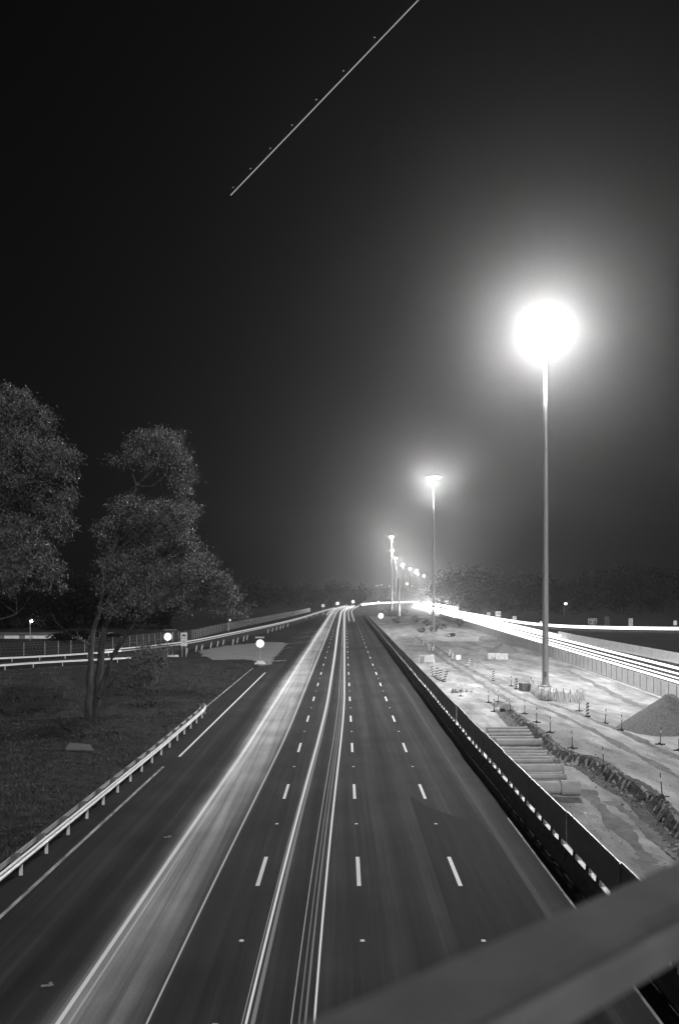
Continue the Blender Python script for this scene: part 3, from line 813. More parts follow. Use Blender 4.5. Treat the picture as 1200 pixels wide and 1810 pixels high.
limbs2 = [
    ([(-95, 1318, 0), (-85, 1200, 0), (-70, 1050, 0), (-50, 930, 0), (-30, 850, 0), (0, 780, 0)], 0.42, 0.10),
    ([(-70, 1050, 0), (-20, 1000, -0.6), (20, 965, -0.8), (60, 940, -1.0)], 0.14, 0.03),
    ([(-50, 930, 0), (0, 892, -0.8), (30, 885, -1.0), (80, 860, -1.2)], 0.12, 0.03),
    ([(-80, 1130, 0), (-20, 1100, -0.5), (30, 1085, -0.6), (60, 1045, -0.8)], 0.10, 0.02),
    ([(-40, 880, 0), (10, 840, -0.6), (60, 820, -0.8), (110, 815, -1.0)], 0.09, 0.03),
]
blobs2 = [(20, 722, 48, 42, 1.0), (62, 745, 32, 36, 1.0), (-30, 740, 60, 50, 1.0), (100, 815, 52, 34, 1.05), (45, 815, 60, 50, .9), (-30, 830, 60, 60, .8),
          (92, 880, 40, 34, 1.0), (50, 895, 46, 40, .8), (110, 925, 18, 28, .9), (-20, 920, 60, 50, .7), (30, 955, 48, 30, .9), (62, 985, 40, 34, 1.0),
          (15, 1005, 50, 34, .8), (88, 1012, 24, 30, .9), (112, 1038, 8, 18, .9), (-50, 1000, 60, 50, .7), (10, 1035, 60, 18, .4)]
tree('eucalyptus_tree', 'big leafy eucalyptus crown cut off by the left edge of the picture', lb, limbs2, blobs2, 52.0, 74, LEAF, 0.22, 0.056, 90, (.24, .24, .21))

# far woods: dark masses on both sides and behind
def wood(name, label, spots, lsz=1.1):
    vs = []
    for x, d, h in spots:
        n = 5; cs = []
        for _ in range(n):
            cs.append((x + random.gauss(0, h * 0.16), d + random.gauss(0, h * 0.16), g(d) + h * random.uniform(0.45, 0.86)))
        cs.append((x, d, g(d) + h * 0.35)); cs.append((x, d, g(d) + h * 0.2))
        cs = np.array(cs)
        vs.append(leaf_cloud(cs, 75, (h * .12, h * .12, h * .10), lsz, lsz * .7, 0.2))
    o = put(name, quad_mesh(name, np.concatenate(vs), FAR_LEAF, (0, 0, 0)), (0, 0, 0))
    tag(o, label, 'wood', kind='stuff')
sp = []
for k in range(95):                                    # left, beyond the fence
    u = random.uniform(-150, 640); t = max(0, min(1, u / 640))
    d = 330 + 200 * t + random.uniform(0, 90)
    vt = 1012 + 26 * t * t + random.uniform(-6, 12) + 4 * math.sin(u * 0.05)
    h = (V0 - vt) * d / F_PX + CAM_H - g(d); sp.append(((u - CU) / F_PX * d, d, h))
for k in range(34):                                    # nearer dark scrub left of the trunks
    u = random.uniform(-150, 300); d = random.uniform(215, 260); h = random.uniform(9, 15)
    sp.append(((u - CU) / F_PX * d, d, h))
wood('dark_wood', 'dark wood beyond the slip road on the left', sp)
sp = []
for k in range(110):
    u = random.uniform(770, 1330); d = random.uniform(360, 520)
    vt = 1012 + 8 * math.sin(u * 0.021) + random.uniform(-5, 12) + max(0, (830 - u)) * 0.25
    h = (V0 - vt) * d / F_PX + CAM_H - g(d); sp.append(((u - CU) / F_PX * d, d, h))
wood('dark_wood', 'dark wood beyond the far carriageway on the right', sp)
sp = []
for k in range(70):
    u = random.uniform(600, 800); d = random.uniform(1180, 1280); h = random.uniform(12, 24)
    sp.append(((u - CU) / F_PX * d, d, h))
wood('dark_wood', 'low far wood in the gap where the motorway bends away', sp, 1.8)

# shrubs
def shrub(label, p, w_, h, n, leafm=LEAF_DARK, ln=0.22, wd=0.12, cat='shrub', droop=0.0):
    root = empty('shrub', p); tag(root, label, cat, None)
    m = MB()
    for k in range(5):
        a = random.uniform(0, 6.28); q = Vector((math.cos(a) * w_ * 0.3, math.sin(a) * w_ * 0.3, h * 0.6))
        m.tube([(0, 0, -0.05), q * 0.5 + Vector((0, 0, 0.1)), q], [0.04, 0.03, 0.012], 5)
    m.build('stems', BARK, root)
    cs = rng.normal(0, 1, (n, 3)); cs /= np.linalg.norm(cs, axis=1)[:, None]
    cs *= rng.uniform(0.5, 1.0, (n, 1)) * np.array([w_ / 2, w_ / 2, h * 0.5]); cs[:, 2] += h * 0.55
    v = leaf_cloud(cs, 22, (w_ * .07, w_ * .07, h * .07), ln, wd, droop)
    v[:, 2] = np.maximum(v[:, 2], 0.01)
    put('foliage', quad_mesh('foliage', v, leafm, (0, 0, 0)), (0, 0, 0), parent=root)
    return root
SHR = [(690, 1090, 4.2, 3.0, 'dark bushy shrub in the far median beside the thick post'),
       (712, 1092, 4.5, 4.2, 'tallest dark shrub in the far median right of the thick post'),
       (735, 1101, 4.0, 2.6, 'broad dark shrub between the post and the second mast'),
       (702, 1102, 3.4, 2.0, 'low dark shrub in front of the thick post'),
       (755, 1107, 3.5, 2.0, 'rounded dark shrub just left of the second mast'),
       (765, 1118, 2.6, 1.4, 'small shrub by the foot of the second mast'),
       (780, 1113, 3.5, 1.6, 'low shrub just right of the second mast'),
       (795, 1127, 3.0, 1.0, 'flat shrub behind the row of white barriers'),
       (812, 1109, 2.4, 3.2, 'upright dark shrub near the panel fence'),
       (675, 1083, 3.5, 1.8, 'small far shrub by the end of the screened barrier'),
       (745, 1118, 2.5, 1.2, 'scrubby bush at the edge of the far dirt')]
for u, v, w_, h, lab in SHR: shrub(lab, S(u, v), w_, h, int(14 + w_ * h * 2))
shrub('dark low bush in front of the long white building', W(60, 1153) + Vector((0, 22, 0.2)), 9, 2.6, 70, FAR_LEAF, 0.5, 0.3)
shrub('small dark bush at the right end of the white building wall', W(125, 1150) + Vector((0, 24, 0.2)), 5, 1.6, 40, FAR_LEAF, 0.5, 0.3)

# grass blades on the bank
def grass_patch(n):
    x = rng.uniform(-62, -12.3, n); d = 22 + (128 - 22) * rng.uniform(0, 1, n) ** 1.25
    rx = np.interp(d, [p.y for p in sorted(near, key=lambda q: q.y)], [p.x for p in sorted(near, key=lambda q: q.y)])
    lim = np.interp(x, *zip(*sorted([(p.x, p.y) for p in near])))
    gx = [W(u, v) for u, v in pts]
    gmin = np.interp(x, *zip(*sorted([(W(u, v).x, W(u, v).y) for u, v in ((352, 1161), (385, 1168), (420, 1167), (448, 1169), (462, 1178), (475, 1185))])))
    keep = (d < lim - 0.5) & ((x < -30) | (d < gmin - 0.4))
    keep &= (x < np.array([xm(q) - 12.7 for q in d])) & (x > -0.46 * d - 1)
    x, d = x[keep], d[keep]; n = len(x)
    z = np.array([g(q) for q in d]) - 0.04
    a = rng.uniform(0, 6.28, n); h = rng.uniform(.07, .26, n) * (0.6 + 0.5 * (np.sin(x * .9 + d * .4) + np.sin(d * .7 - x * .35)) * 0.5)
    h = np.maximum(h, 0.05)
    wv = rng.uniform(.02, .05, n); lean = rng.normal(0, .10, (n, 2))
    b = np.stack([x, d, z], 1); s = np.stack([np.cos(a) * wv, np.sin(a) * wv, np.zeros(n)], 1)
    t = b + np.stack([lean[:, 0], lean[:, 1], h], 1)
    return np.stack([b - s, b + s, t + s * .2, t - s * .2], 1).reshape(-1, 3)
tag(put('grass_blades', quad_mesh('grass_blades', grass_patch(150000), BLADE, (0, 0, 0)), (0, 0, 0)),
    'short rough grass covering the bank on the left', 'grass', kind='stuff')

# ------------------------------------------------------------------ pipes on the low ground
def pipe(uR, vB, r, L, label, bell=True, both=None):
    p = S(uR, vB); p.z = site_z(p.x, p.y)
    root = empty('concrete_pipe', (p.x, p.y + r, p.z + 0.04)); tag(root, label, 'pipe', 'pipes laid out beside the screened barrier')
    def ring(m, x0, x1, ro, ri, zc, n=20):
        base = len(m.v)
        for x, rr in ((x0, ri), (x0, ro), (x1, ro), (x1, ri)):
            for j in range(n):
                t = 2 * math.pi * j / n; m.v.append((x, rr * math.cos(t), zc + rr * math.sin(t)))
        for k in range(4):
            for j in range(n):
                j2 = (j + 1) % n; k2 = (k + 1) % 4
                m.f.append((base + k * n + j, base + k * n + j2, base + k2 * n + j2, base + k2 * n + j))
    zc = r * 1.0
    if bell:
        bl = both or 0.16; br = r * (1.0 if both else 1.0); rb = r * (0.84)
        m = MB(); ring(m, -bl, 0, r, r * 0.78, zc); m.build('collar', CONC, root, shade=False)
        m = MB(); ring(m, -L, -bl + 0.003, rb, r * 0.70, zc); m.build('barrel', CONC, root)
    else:
        m = MB(); ring(m, -L, 0, r, r * 0.84, zc); m.build('barrel', CONC, root)
    return root
PIPES = [(932, 1293, .15, 3.0), (936, 1299.5, .15, 3.0), (940, 1306, .15, 3.0), (943, 1311.5, .15, 3.0), (958, 1322.5, .29, 3.0), (959, 1330.5, .16, 3.0),
         (968, 1336.5, .16, 3.0), (966, 1341.5, .15, 2.9), (980, 1347, .16, 3.0), (977, 1352, .15, 2.9), (998, 1371.5, .30, 3.0), (994, 1375, .14, 2.8), (1002, 1381, .17, 2.8)]
for k, (u, v, r, L) in enumerate(PIPES):
    if k == 4: lab = 'thick grey pipe in the middle of the laid-out pipe row'
    elif k == 10: lab = 'thick pipe with dark joint, second largest at the near end'
    else: lab = 'thin concrete pipe lying across the dirt, %s counting from the far end' % ORD[k]
    pipe(u, v, r, L, lab, bell=True)
pipe(1027, 1411, .385, 2.6, 'largest concrete pipe with wide collar at the near end of the row', True, 0.95)

# ------------------------------------------------------------------ mounds
def mound(label, c, R, h, material):
    m = MB(); n1, n2 = 26, 40
    m.v.append((0, 0, h))
    for i in range(1, n1 + 1):
        for j in range(n2):
            t = 2 * math.pi * j / n2; r = R * i / n1 * (1 + 0.12 * math.sin(2 * t + 1) + 0.06 * math.sin(5 * t))
            x, y = r * math.cos(t), r * math.sin(t)
            q = i / n1; z = h * (1 - q) ** 1.12 + 0.16 * rough(x * 2, y * 2, 3.0) * (1 - q) - 0.25 * q ** 6
            if q < 0.12: z = min(z, h * 0.93)
            m.v.append((x, y, z))
    m.v[0] = (0, 0, h * 0.93)
    for j in range(n2): m.f.append((0, 1 + j, 1 + (j + 1) % n2))
    for i in range(n1 - 1):
        for j in range(n2):
            a = 1 + i * n2 + j; b = 1 + i * n2 + (j + 1) % n2
            m.f.append((a, a + n2, b + n2, b))
    o = m.build('dirt_mound', material, None, shade=True); o.location = c
    return tag(o, label, 'dirt mound')
MOUND = mat('mound_soil', 0.13, 0.95, 0.25, 6.0, (1, 1, 1), 0.06, 14.0, spec=0.1)
c = S(1190, 1288); mound('large pointed mound of dark gravel at the right edge', (c.x - 0.3, c.y, c.z), 3.5, 2.65, MOUND)
c = S(890, 1153); mound('small flat mound of dark gravel behind two white barriers', (c.x, c.y, c.z), 2.9, 1.7, MOUND)

# ------------------------------------------------------------------ posts, striped markers, white barriers
pbm = MB(); pbm.tube([(0, 0, 0.05), (0, 0, 1.12)], [0.032, 0.026], 8); post_body = pbm.mesh('shaft', STEEL_DARK)
pbm = MB(); pbm.tube([(0, 0, 0.74), (0, 0, 0.92)], 0.036, 8); post_band = pbm.mesh('reflective_band', WHITE)
pbm = MB()
pbm.box((0, 0, 0.03), (0.62, 0.10, 0.06)); pbm.box((0, 0, 0.032), (0.10, 0.62, 0.064)); pbm.lathe([(0.09, 0.06), (0.05, 0.14), (0, 0.14)], n=8)
post_foot = pbm.mesh('cross_foot', BLACKPL)
def delineator(u, v, label, lean=0.0, sc_=1.0):
    p = S(u, v); r = empty('delineator_post', p, random.uniform(-0.4, 0.4)); tag(r, label, 'delineator post', 'thin delineator posts on the dirt')
    put('cross_foot', post_foot, (0, 0, 0), parent=r)
    put('shaft', post_body, (0, 0, 0), (0, lean, 0), r, (1, 1, sc_)); put('reflective_band', post_band, (0, 0, 0), (0, lean, 0), r, (1, 1, sc_))
row1 = [(902, 1257), (927, 1262), (948, 1277), (972, 1295), (1011, 1323), (1066, 1352), (1170, 1409)]
for k, (u, v) in enumerate(row1):
    delineator(u, v, 'thin dark post on top of the cut bank, %s from the far end' % ORD[k], [-0.12, 0, 0, 0, -.03, -.04, -0.09][k])
row2 = [(1023, 1257), (1069, 1279), (1098, 1291), (1166, 1316), (1199, 1327)]
for k, (u, v) in enumerate(row2):
    delineator(u, v, 'thin post in the row from mast to large mound, %s from the mast' % ORD[k], [.05, .06, 0, .06, 0][k])
row3 = [(863, 1242, 'thin dark post left of a pair, nearest to the screened barrier top'), (880, 1241, 'thin dark post right of the pair beyond the buried pipe mouth'),
        (873, 1258, 'thin dark post standing in front of the dark hole'), (903, 1213, 'thin post just left of the striped marker near the timber stack'),
        (814, 1231, 'thin post close behind the screen beside rubble'), (956, 1238, 'left post of three against the white barriers at the mast'),
        (968, 1239, 'middle post of three against the white barriers at the mast'), (978, 1239, 'right post of three against the white barriers at the mast')]
for u, v, lab in row3: delineator(u, v, lab)

def stripe_board(w_, h):
    """board with raised black diagonal stripes; returns board mesh, stripes mesh, foot mesh"""
    b = MB(); b.box((0, 0, 0.12 + h / 2), (w_, 0.03, h)); bm_ = b.mesh('board', WHITE)
    s = MB(); n = 4; step = h / n
    for k in range(n):
        z0 = 0.12 + k * step
        pts_ = [(-w_ / 2, z0), (w_ / 2, z0 + step * .55), (w_ / 2, min(z0 + step * 1.05, 0.12 + h)), (-w_ / 2, z0 + step * .5)]
        for y, f in ((-0.018, 1), (0.018, -1)):
            q = [(x, y, z) for x, z in pts_]; s.poly(q if f > 0 else q[::-1])
    sm = s.mesh('stripes', BLACK)
    f = MB(); f.box((0, 0, 0.05), (0.42, 0.30, 0.10), taper=0.8); fm = f.mesh('foot', BLACKPL)
    return bm_, sm, fm
SB = stripe_board(0.24, 1.05)
def marker(p, label, rz=0.0, lean=0.0, group='striped hazard markers', sc_=1.0, flip=1):
    r = empty('striped_marker', p, rz); tag(r, label, 'hazard marker', group); r.scale = (sc_ * flip, sc_, sc_)
    put('board', SB[0], (0, 0, 0), (0, lean, 0), r); put('stripes', SB[1], (0, 0, 0), (0, lean, 0), r); put('foot', SB[2], (0, 0, 0), parent=r)
for (u, v, lab, lean) in ((793, 1160, 'tilted striped marker left of the white box in the far dirt', .25), (799, 1167, 'striped marker immediately left of the white box in the far dirt', .1),
                    (826, 1179, 'tilted striped marker right of the white box in the far dirt', .3), (839, 1188, 'striped marker second right of the white box in the far dirt', .05),
                    (871, 1203, 'striped marker standing alone between white box and timber stack', 0.05), (912, 1218, 'striped marker beside the timber stack left of the mast', 0),
                    (1038, 1267, 'striped marker standing right of the mast, in front of the white barriers', 0), (747, 1142, 'far striped marker near the screened barrier', .2),
                    (760, 1151, 'left half of the V shaped pair of far striped markers', -.3), (764, 1151, 'right half of the V shaped pair of far striped markers', .3)):
    marker(S(u, v), lab, random.uniform(-.2, .2), lean)
for k, (u, v, ln_) in enumerate(((766, 1196, -.2), (770, 1199, .15), (774, 1202, .3), (779, 1203, -.25), (784, 1205, .3))):
    marker(S(u, v), 'striped marker in the cluster leaning by the screened barrier, %s from the left' % ORD[k], random.uniform(-.3, .3), ln_, sc_=1.15)
sl = [(329, 1158), (346, 1152.5), (356, 1150.5), (372, 1146.5), (384, 1143.5), (394, 1141), (411, 1140), (419, 1137), (430, 1134), (436, 1132), (473, 1120), (481, 1117.5), (488, 1115),
      (495, 1113), (500, 1111), (508, 1108.5), (541, 1095.5), (551, 1092), (560, 1089.5), (571, 1086.5)]
for k, (u, v) in enumerate(sl):
    marker(W(u, v), 'small striped marker along the slip road edge, %s from the left' % ORD[k], 0.0, 0.22, 'striped markers along the slip road', sc_=0.95 if k < 16 else 1.3)

# white water-filled barriers
def wb_mesh(L, H, D):
    m = MB(); n = 10; pth = []
    prof = [(-D / 2, 0), (-D / 2, H * .22), (-D * .27, H * .42), (-D * .2, H), (D * .2, H), (D * .27, H * .42), (D / 2, H * .22), (D / 2, 0)]
    base = len(m.v); N = len(prof)
    for k in range(n * 2 + 1):
        x = -L / 2 + L * k / (n * 2); dip = (0.045 if k % 4 in (1, 2) else 0.0)
        for a, b in prof: m.v.append((x, a * (1 - dip * 2.2), b - (dip if b > H * .9 else 0)))
    for k in range(n * 2):
        for j in range(N):
            j2 = (j + 1) % N; m.f.append((base + k * N + j, base + k * N + j2, base + (k + 1) * N + j2, base + (k + 1) * N + j))
    m.f.append(tuple(base + N - 1 - j for j in range(N))); e = base + n * 2 * N; m.f.append(tuple(e + j for j in range(N)))
    return m.mesh('body', WHITEPL)
WBM = wb_mesh(1.9, 0.95, 0.55)
capm = MB(); capm.lathe([(0.09, 0), (0.09, 0.05), (0, 0.055)], n=10); CAPM = capm.mesh('filler_cap', BLACKPL)
slotm = MB(); slotm.box((0, 0, 0), (0.22, 0.42, 0.09)); SLOTM = slotm.mesh('fork_slot', BLACKPL)
def white_barrier(p, rz, label, group, sx=1.0, tilt=0.0):
    r = empty('water_filled_barrier', p, rz); tag(r, label, 'plastic barrier', group)
    put('body', WBM, (0, 0, 0), (tilt, 0, 0), r, (sx, 1, 1)); put('filler_cap', CAPM, (0, 0, 0.93), (tilt, 0, 0), r)
    for x in (-0.45 * sx, 0.45 * sx): put('fork_slot', SLOTM, (x, 0, 0.30), (tilt, 0, 0), r)
dp = [S(u, v) for u, v in ((937, 1216), (941, 1223), (950, 1232), (960, 1236), (971, 1238.5), (982, 1240), (995, 1241), (1008, 1241.5), (1020, 1241), (1032, 1239.5))]
dr = empty('plastic_mesh_fence', dp[0]); tag(dr, 'white translucent plastic sheeting fence draped round the foot of the nearest mast', 'fence')
DRAPE = mat('plastic_sheeting', 0.75, 0.5, 0.85, 6.0, (1, 1, 0.4)); translucent(DRAPE, 0.55)
for k in range(len(dp) - 1):
    a_, b_ = dp[k], dp[k + 1]; t_ = (b_ - a_); t_.z = 0; t_.normalize(); n_ = Vector((t_.y, -t_.x, 0)); m = MB(); NU, NV = 14, 8
    hgt = random.uniform(0.9, 1.12)
    for i_ in range(NU + 1):
        for j_ in range(NV + 1):
            u_, v_ = i_ / NU, j_ / NV; p = a_.lerp(b_, u_ * 0.99)
            top = hgt * (1 - 0.16 * math.sin(math.pi * u_) + 0.04 * math.sin(9 * u_ + k))
            bul = 0.16 * math.sin(math.pi * u_) * math.sin(math.pi * v_) + 0.05 * math.sin(14 * u_ + 5 * v_ + k) + 0.22 * (1 - v_) ** 2
            m.v.append(tuple(p + n_ * bul + Vector((0, 0, 0.02 + top * v_))))
    for i_ in range(NU):
        for j_ in range(NV):
            q = i_ * (NV + 1) + j_; m.f.append((q, q + NV + 1, q + NV + 2, q + 1))
    m.build('sheet', DRAPE, dr, origin=dp[0], shade=True)
    m = MB(); m.tube([a_ - n_ * 0.05 + Vector((0, 0, -0.1)), a_ - n_ * 0.05 + Vector((0, 0, 1.2))], 0.03, 6); m.build('stake', STEEL_DARK, dr, origin=dp[0])
for k, (u, v) in enumerate(((873, 1165), (886, 1166))):
    white_barrier(S(u, v), 0.05 * k, ('left' if k == 0 else 'right') + ' one of two white barriers in front of the small mound', 'two white barriers', 1.0)
for k in range(7):
    u = 776 + k * 10.6
    white_barrier(S(u, 1133.5 + (0 if k else -1.5)), 0.0, 'white barrier in the far straight row before the shrubs, %s from the left' % ORD[k], 'far row of white barriers', 0.78)
# white box on legs, timber stack, barricade stack, small white block
def box_sign():
    p = S(810, 1168); r = empty('white_box_sign', p); tag(r, 'small square white board standing on the far dirt', 'board')
    m = MB(); m.box((0, 0, 0.48), (0.72, 0.06, 0.72)); m.build('board', WHITE, r)
    for s_ in (-1, 1):
        m = MB(); m.box((s_ * 0.28, 0.05, 0.2), (0.05, 0.25, 0.4), taper=0.6); m.build('leg', STEEL_DARK, r)
box_sign()
p = S(927, 1222); r = empty('timber_stack', p, 0.2); tag(r, 'dark stack of timber sleepers left of the mast', 'timber stack')
for k in range(6):
    for j in range(3):
        m = MB(); rz = 0 if k % 2 == 0 else math.pi / 2
        o = (j - 1) * 0.33; m.box((0 if k % 2 == 0 else o, o if k % 2 == 0 else 0, 0.07 + k * 0.145), (0.98, 0.22, 0.13), rz=rz + random.uniform(-.04, .04)); m.build('sleeper', TIMBER, r)
p = S(752, 1172); r = empty('barricade_stack', p, 0.3); tag(r, 'leaning stack of barricade boards behind the screened barrier', 'barricade')
for k in range(5):
    m = MB(); M = Matrix.Rotation(0.25 + 0.06 * k, 3, 'X'); m.box((0.05 * k, -0.15 * k, 0.62), (1.9 - 0.1 * k, 0.05, 1.1), M=M); m.build('board', WHITE if k % 2 == 0 else TIMBER, r)
m = MB(); m.box((1.05, -0.2, 0.6), (0.18, 0.5, 1.3), M=Matrix.Rotation(-0.2, 3, 'Y')); m.build('prop', WHITE, r)
p = S(817, 1224); r = empty('rubble_heap', p); tag(r, 'pale rubble heap of broken concrete close behind the screen', 'rubble')
for k in range(26):
    m = MB(); sz = random.uniform(.12, .34); M = Matrix.Rotation(random.uniform(0, 3), 3, 'X') @ Matrix.Rotation(random.uniform(0, 3), 3, 'Z')
    m.box((random.gauss(-.3, .55), random.gauss(0, .8), sz * .4 + random.uniform(0, .2)), (sz, sz * .8, sz * .6), M=M, taper=.8); m.build('chunk', CONC, r)
p = S(885, 1258); r = empty('pipe_mouth', p); tag(r, 'short pale pipe end poking from a dark hole in the dirt', 'pipe')
m = MB(); m.tube([(-0.5, 0.0, 0.14), (-0.12, -0.05, 0.16)], 0.2, 14); m.build('pipe_end', WHITEPL, r)
m = MB(); m.box((0.12, 0.1, 0.13), (0.55, 0.5, 0.30), taper=.7); m.build('drain_box', BLACKPL, r)

# ------------------------------------------------------------------ signs
def round_sign(u, v, foot_v, px, label, site_=False, face=SIGN_GLOW, detail=False, bags=False):
    p = S(u, foot_v) if site_ else W(u, foot_v)
    r = empty('round_sign', p); tag(r, label, 'sign')
    zc = CAM_H - (v - V0) / F_PX * p.y - p.z; R = px / F_PX * p.y
    m = MB(); n = 28
    for y in (-0.03, -0.05):
        pass
    ring = [(R * math.cos(2 * math.pi * k / n), R * math.sin(2 * math.pi * k / n)) for k in range(n)]
    m.poly([(x, -0.055, zc + z) for x, z in ring]); fo = m.build('face', face, r)
    m = MB(); base = 0
    for y in (-0.05, 0.0):
        for x, z in ring: m.v.append((x * 1.03, y, zc + z * 1.03))
    for k in range(n): m.f.append((k, (k + 1) % n, n + (k + 1) % n, n + k))
    m.f.append(tuple(range(n))); m.f.append(tuple(range(2 * n - 1, n - 1, -1)))
    m.build('housing', STEEL_DARK, r)
    m = MB(); m.tube([(0, 0.04, -0.1), (0, 0.04, zc + R * .7)], 0.045, 8); m.build('post', STEEL, r)
    return r, zc, R
r1, zc, R = round_sign(297, 1125.5, 1160, 6.8, 'bright reflective round sign beside the rectangular sign at the slip road')
m = MB(); m.box((0.35, 0.3, zc + R * 1.75), (1.9, 0.9, 0.07)); m.build('solar_panel', STEEL, r1)
m = MB(); m.tube([(0.68, 0.3, 0), (0.68, 0.3, zc + R * 1.7)], 0.06, 8); m.build('mast', STEEL, r1)
for s_, zz in ((-1, 0.35), (1, -0.45)):
    m = MB(); m.box((-0.02, -0.062, zc + R * zz), (R * .42, 0.004, R * .10)); m.build('mark', GREYSIGN, r1)
r2, zc, R = round_sign(460, 1137.5, 1174, 7.0, 'bright reflective round sign on the pale gravel where the slip road splits')
for k, (x, y, z) in enumerate(((-.55, 0, .12), (.0, -.1, .14), (.5, 0, .12), (-.25, -.05, .36), (.25, 0, .35))):
    m = MB(); m.box((x, y, z), (.52, .42, .24), taper=.75, rz=random.uniform(-.3, .3)); m.build('sandbag', WHITEPL, r2)
m = MB(); m.box((-.1, .5, zc + R * 1.5), (1.3, .05, .22)); m.build('name_plate', STEEL, r2)
round_sign(673, 1088.5, 1106, 4.8, 'bright reflective round sign at the far end of the screened barrier', True)
m = None
round_sign(624, 1063.5, 1079, 2.8, 'tiny bright reflective round sign above the crest of the motorway')
round_sign(669, 1065.0, 1076, 2.6, 'tiny bright reflective round sign right of the crest beside the bend')
def rect_sign(u, v, foot_v, pw, ph, label, face, lift=None, site_=False, txt=None, tcol=BLACK, posts=2):
    p = W(u, foot_v); r = empty('road_sign', p); tag(r, label, 'sign')
    zc = CAM_H - (v - V0) / F_PX * p.y - p.z; w_ = pw / F_PX * p.y; h = ph / F_PX * p.y
    m = MB(); m.box((0, -0.03, zc), (w_, 0.05, h)); m.build('panel', face, r)
    for s_ in ((-1, 1) if posts == 2 else (0,)):
        m = MB(); m.tube([(s_ * w_ * .3, 0.05, -0.1), (s_ * w_ * .3, 0.05, zc + h * .4)], 0.05, 6); m.build('post', STEEL, r)
    if txt:
        t = put('lettering', text_mesh(txt, h * .62, tcol), (0, -0.07, zc), (math.pi / 2, 0, 0), r)
    return r, zc, w_, h
r3, zc, w_, h = rect_sign(325.5, 1130, 1161, 11.5, 24, 'upright rectangular sign with a car symbol at the slip road', GREYSIGN)
# car symbol and text lines, as dark raised print
m = MB(); y = -0.06; q = w_ / 11.5
def rp_(x0, z0, x1, z1): m.quad((x0 * q, y, zc + z0 * q), (x1 * q, y, zc + z0 * q), (x1 * q, y, zc + z1 * q), (x0 * q, y, zc + z1 * q))
rp_(-3.6, 5.6, 3.6, 7.4); m.poly([(-2.4 * q, y, zc + 7.4 * q), (2.2 * q, y, zc + 7.4 * q), (1.4 * q, y, zc + 8.8 * q), (-1.6 * q, y, zc + 8.8 * q)])
rp_(-2.8, 4.8, -1.4, 5.6); rp_(1.4, 4.8, 2.8, 5.6)
m.build('car_symbol', BLACK, r3)
m = MB()
for z_ in (1.0, -3.2, -5.6): rp_(-3.6, z_, 3.6, z_ + 0.9)
m.build('text_line', STEEL_DARK, r3)
m = MB(); rp_(-5.2, 3.2, 5.2, 3.6); rp_(-5.2, 10.9, 5.2, 11.3); m.build('border', STEEL_DARK, r3)
rect_sign(571, 1070.5, 1088, 5.0, 5.0, 'left small bright square sign near the crest', SIGN_GLOW2)
rect_sign(596.5, 1066.5, 1080, 5.0, 5.0, 'right small bright square sign near the crest', SIGN_GLOW)
rect_sign(863, 1085.5, 1096, 6.5, 7, 'small dim square sign left of the numbered sign beyond the far carriageway', GREYSIGN)
rect_sign(880, 1085, 1098, 9.5, 9, 'pale sign with number 100 beyond the far carriageway', WHITE, txt='100')
rect_sign(909, 1092.5, 1102, 7, 7, 'small pale square sign right of the numbered sign', GREYSIGN)
rect_sign(955.5, 1101, 1108, 4.5, 6, 'tiny white plate beside the nearest mast pole', WHITE, posts=1)
rB, zc, w_, h = rect_sign(1046.5, 1099.5, 1112, 16, 13, 'dark shield shaped sign with pale border far right', DARKSIGN)
m = MB(); y = -0.06; q = w_ / 16
for (x0, z0, x1, z1) in ((-7.6, 5.2, 7.6, 6.0), (-7.6, -2, -6.9, 5.2), (6.9, -2, 7.6, 5.2), (-5, -6, 5, -5.3), (-4.5, 2.4, 4.5, 3.2), (-1, -1, 1.2, 1), (-4.5, -3, 4, -2.3)): rp_(x0, z0, x1, z1)
m.build('border', GREYSIGN, rB)
rD, zc, w_, h = rect_sign(1114, 1100, 1113, 7.5, 14, 'narrow tall sign with lines of small print far right', GREYSIGN)
m = MB(); y = -0.06; q = w_ / 7.5
for z_ in (4, 1.5, -1, -3.5): rp_(-2.4, z_, 2.4, z_ + 1.0)
m.build('text_line', STEEL_DARK, rD)
rect_sign(1192.5, 1101, 1113, 6, 8, 'small bright sign at the far right edge', WHITE, posts=1)
rect_sign(1072, 1098, 1112, 9, 16, 'dark back of a tall sign right of the shield shaped sign', DARKSIGN)

# thick unlit post in the far median
p = S(705, 1088); zt = CAM_H - (1022 - V0) / F_PX * p.y
r = empty('steel_post', p); tag(r, 'thick unlit steel post among the far median shrubs', 'post')
m = MB(); m.lathe([(0.46, -0.1), (0.44, 2), (0.36, zt - p.z), (0, zt - p.z + 0.05)], n=12); m.build('shaft', STEEL, r, shade=True)
m = MB(); m.lathe([(0.75, -0.1), (0.75, 0.2), (0.46, 0.25)], n=12); m.build('base_flange', STEEL, r)

# ------------------------------------------------------------------ street lamps, building at left
def street_lamp(u, vhead, d, label, h=None, rb=0.22, bulb=LAMPFAR, zb=None):
    x = (u - CU) / F_PX * d; zt = CAM_H - (vhead - V0) / F_PX * d
    if zb is None: zb = g(d)
    r = empty('street_lamp', (x, d, zb)); tag(r, label, 'street lamp')
    m = MB(); m.tube([(0, 0, -0.2), (0, 0, zt - zb + 0.1), (rb * .6, 0, zt - zb + rb + 0.2)], [0.09, 0.06, 0.05], 6); m.build('pole', STEEL, r)
    m = MB(); m.lathe([(0, -rb), (rb * .7, -rb * .7), (rb, 0), (rb * .7, rb * .7), (0, rb)], (rb * 1.3, 0, zt - zb), 10); hd = m.build('globe', bulb, r)
    m = MB(); m.box((rb * .6, 0, zt - zb + rb + 0.05), (rb * 2.6, rb * 1.4, 0.1)); m.build('lamp_hood', STEEL_DARK, r)
pL = W(404, 1116)
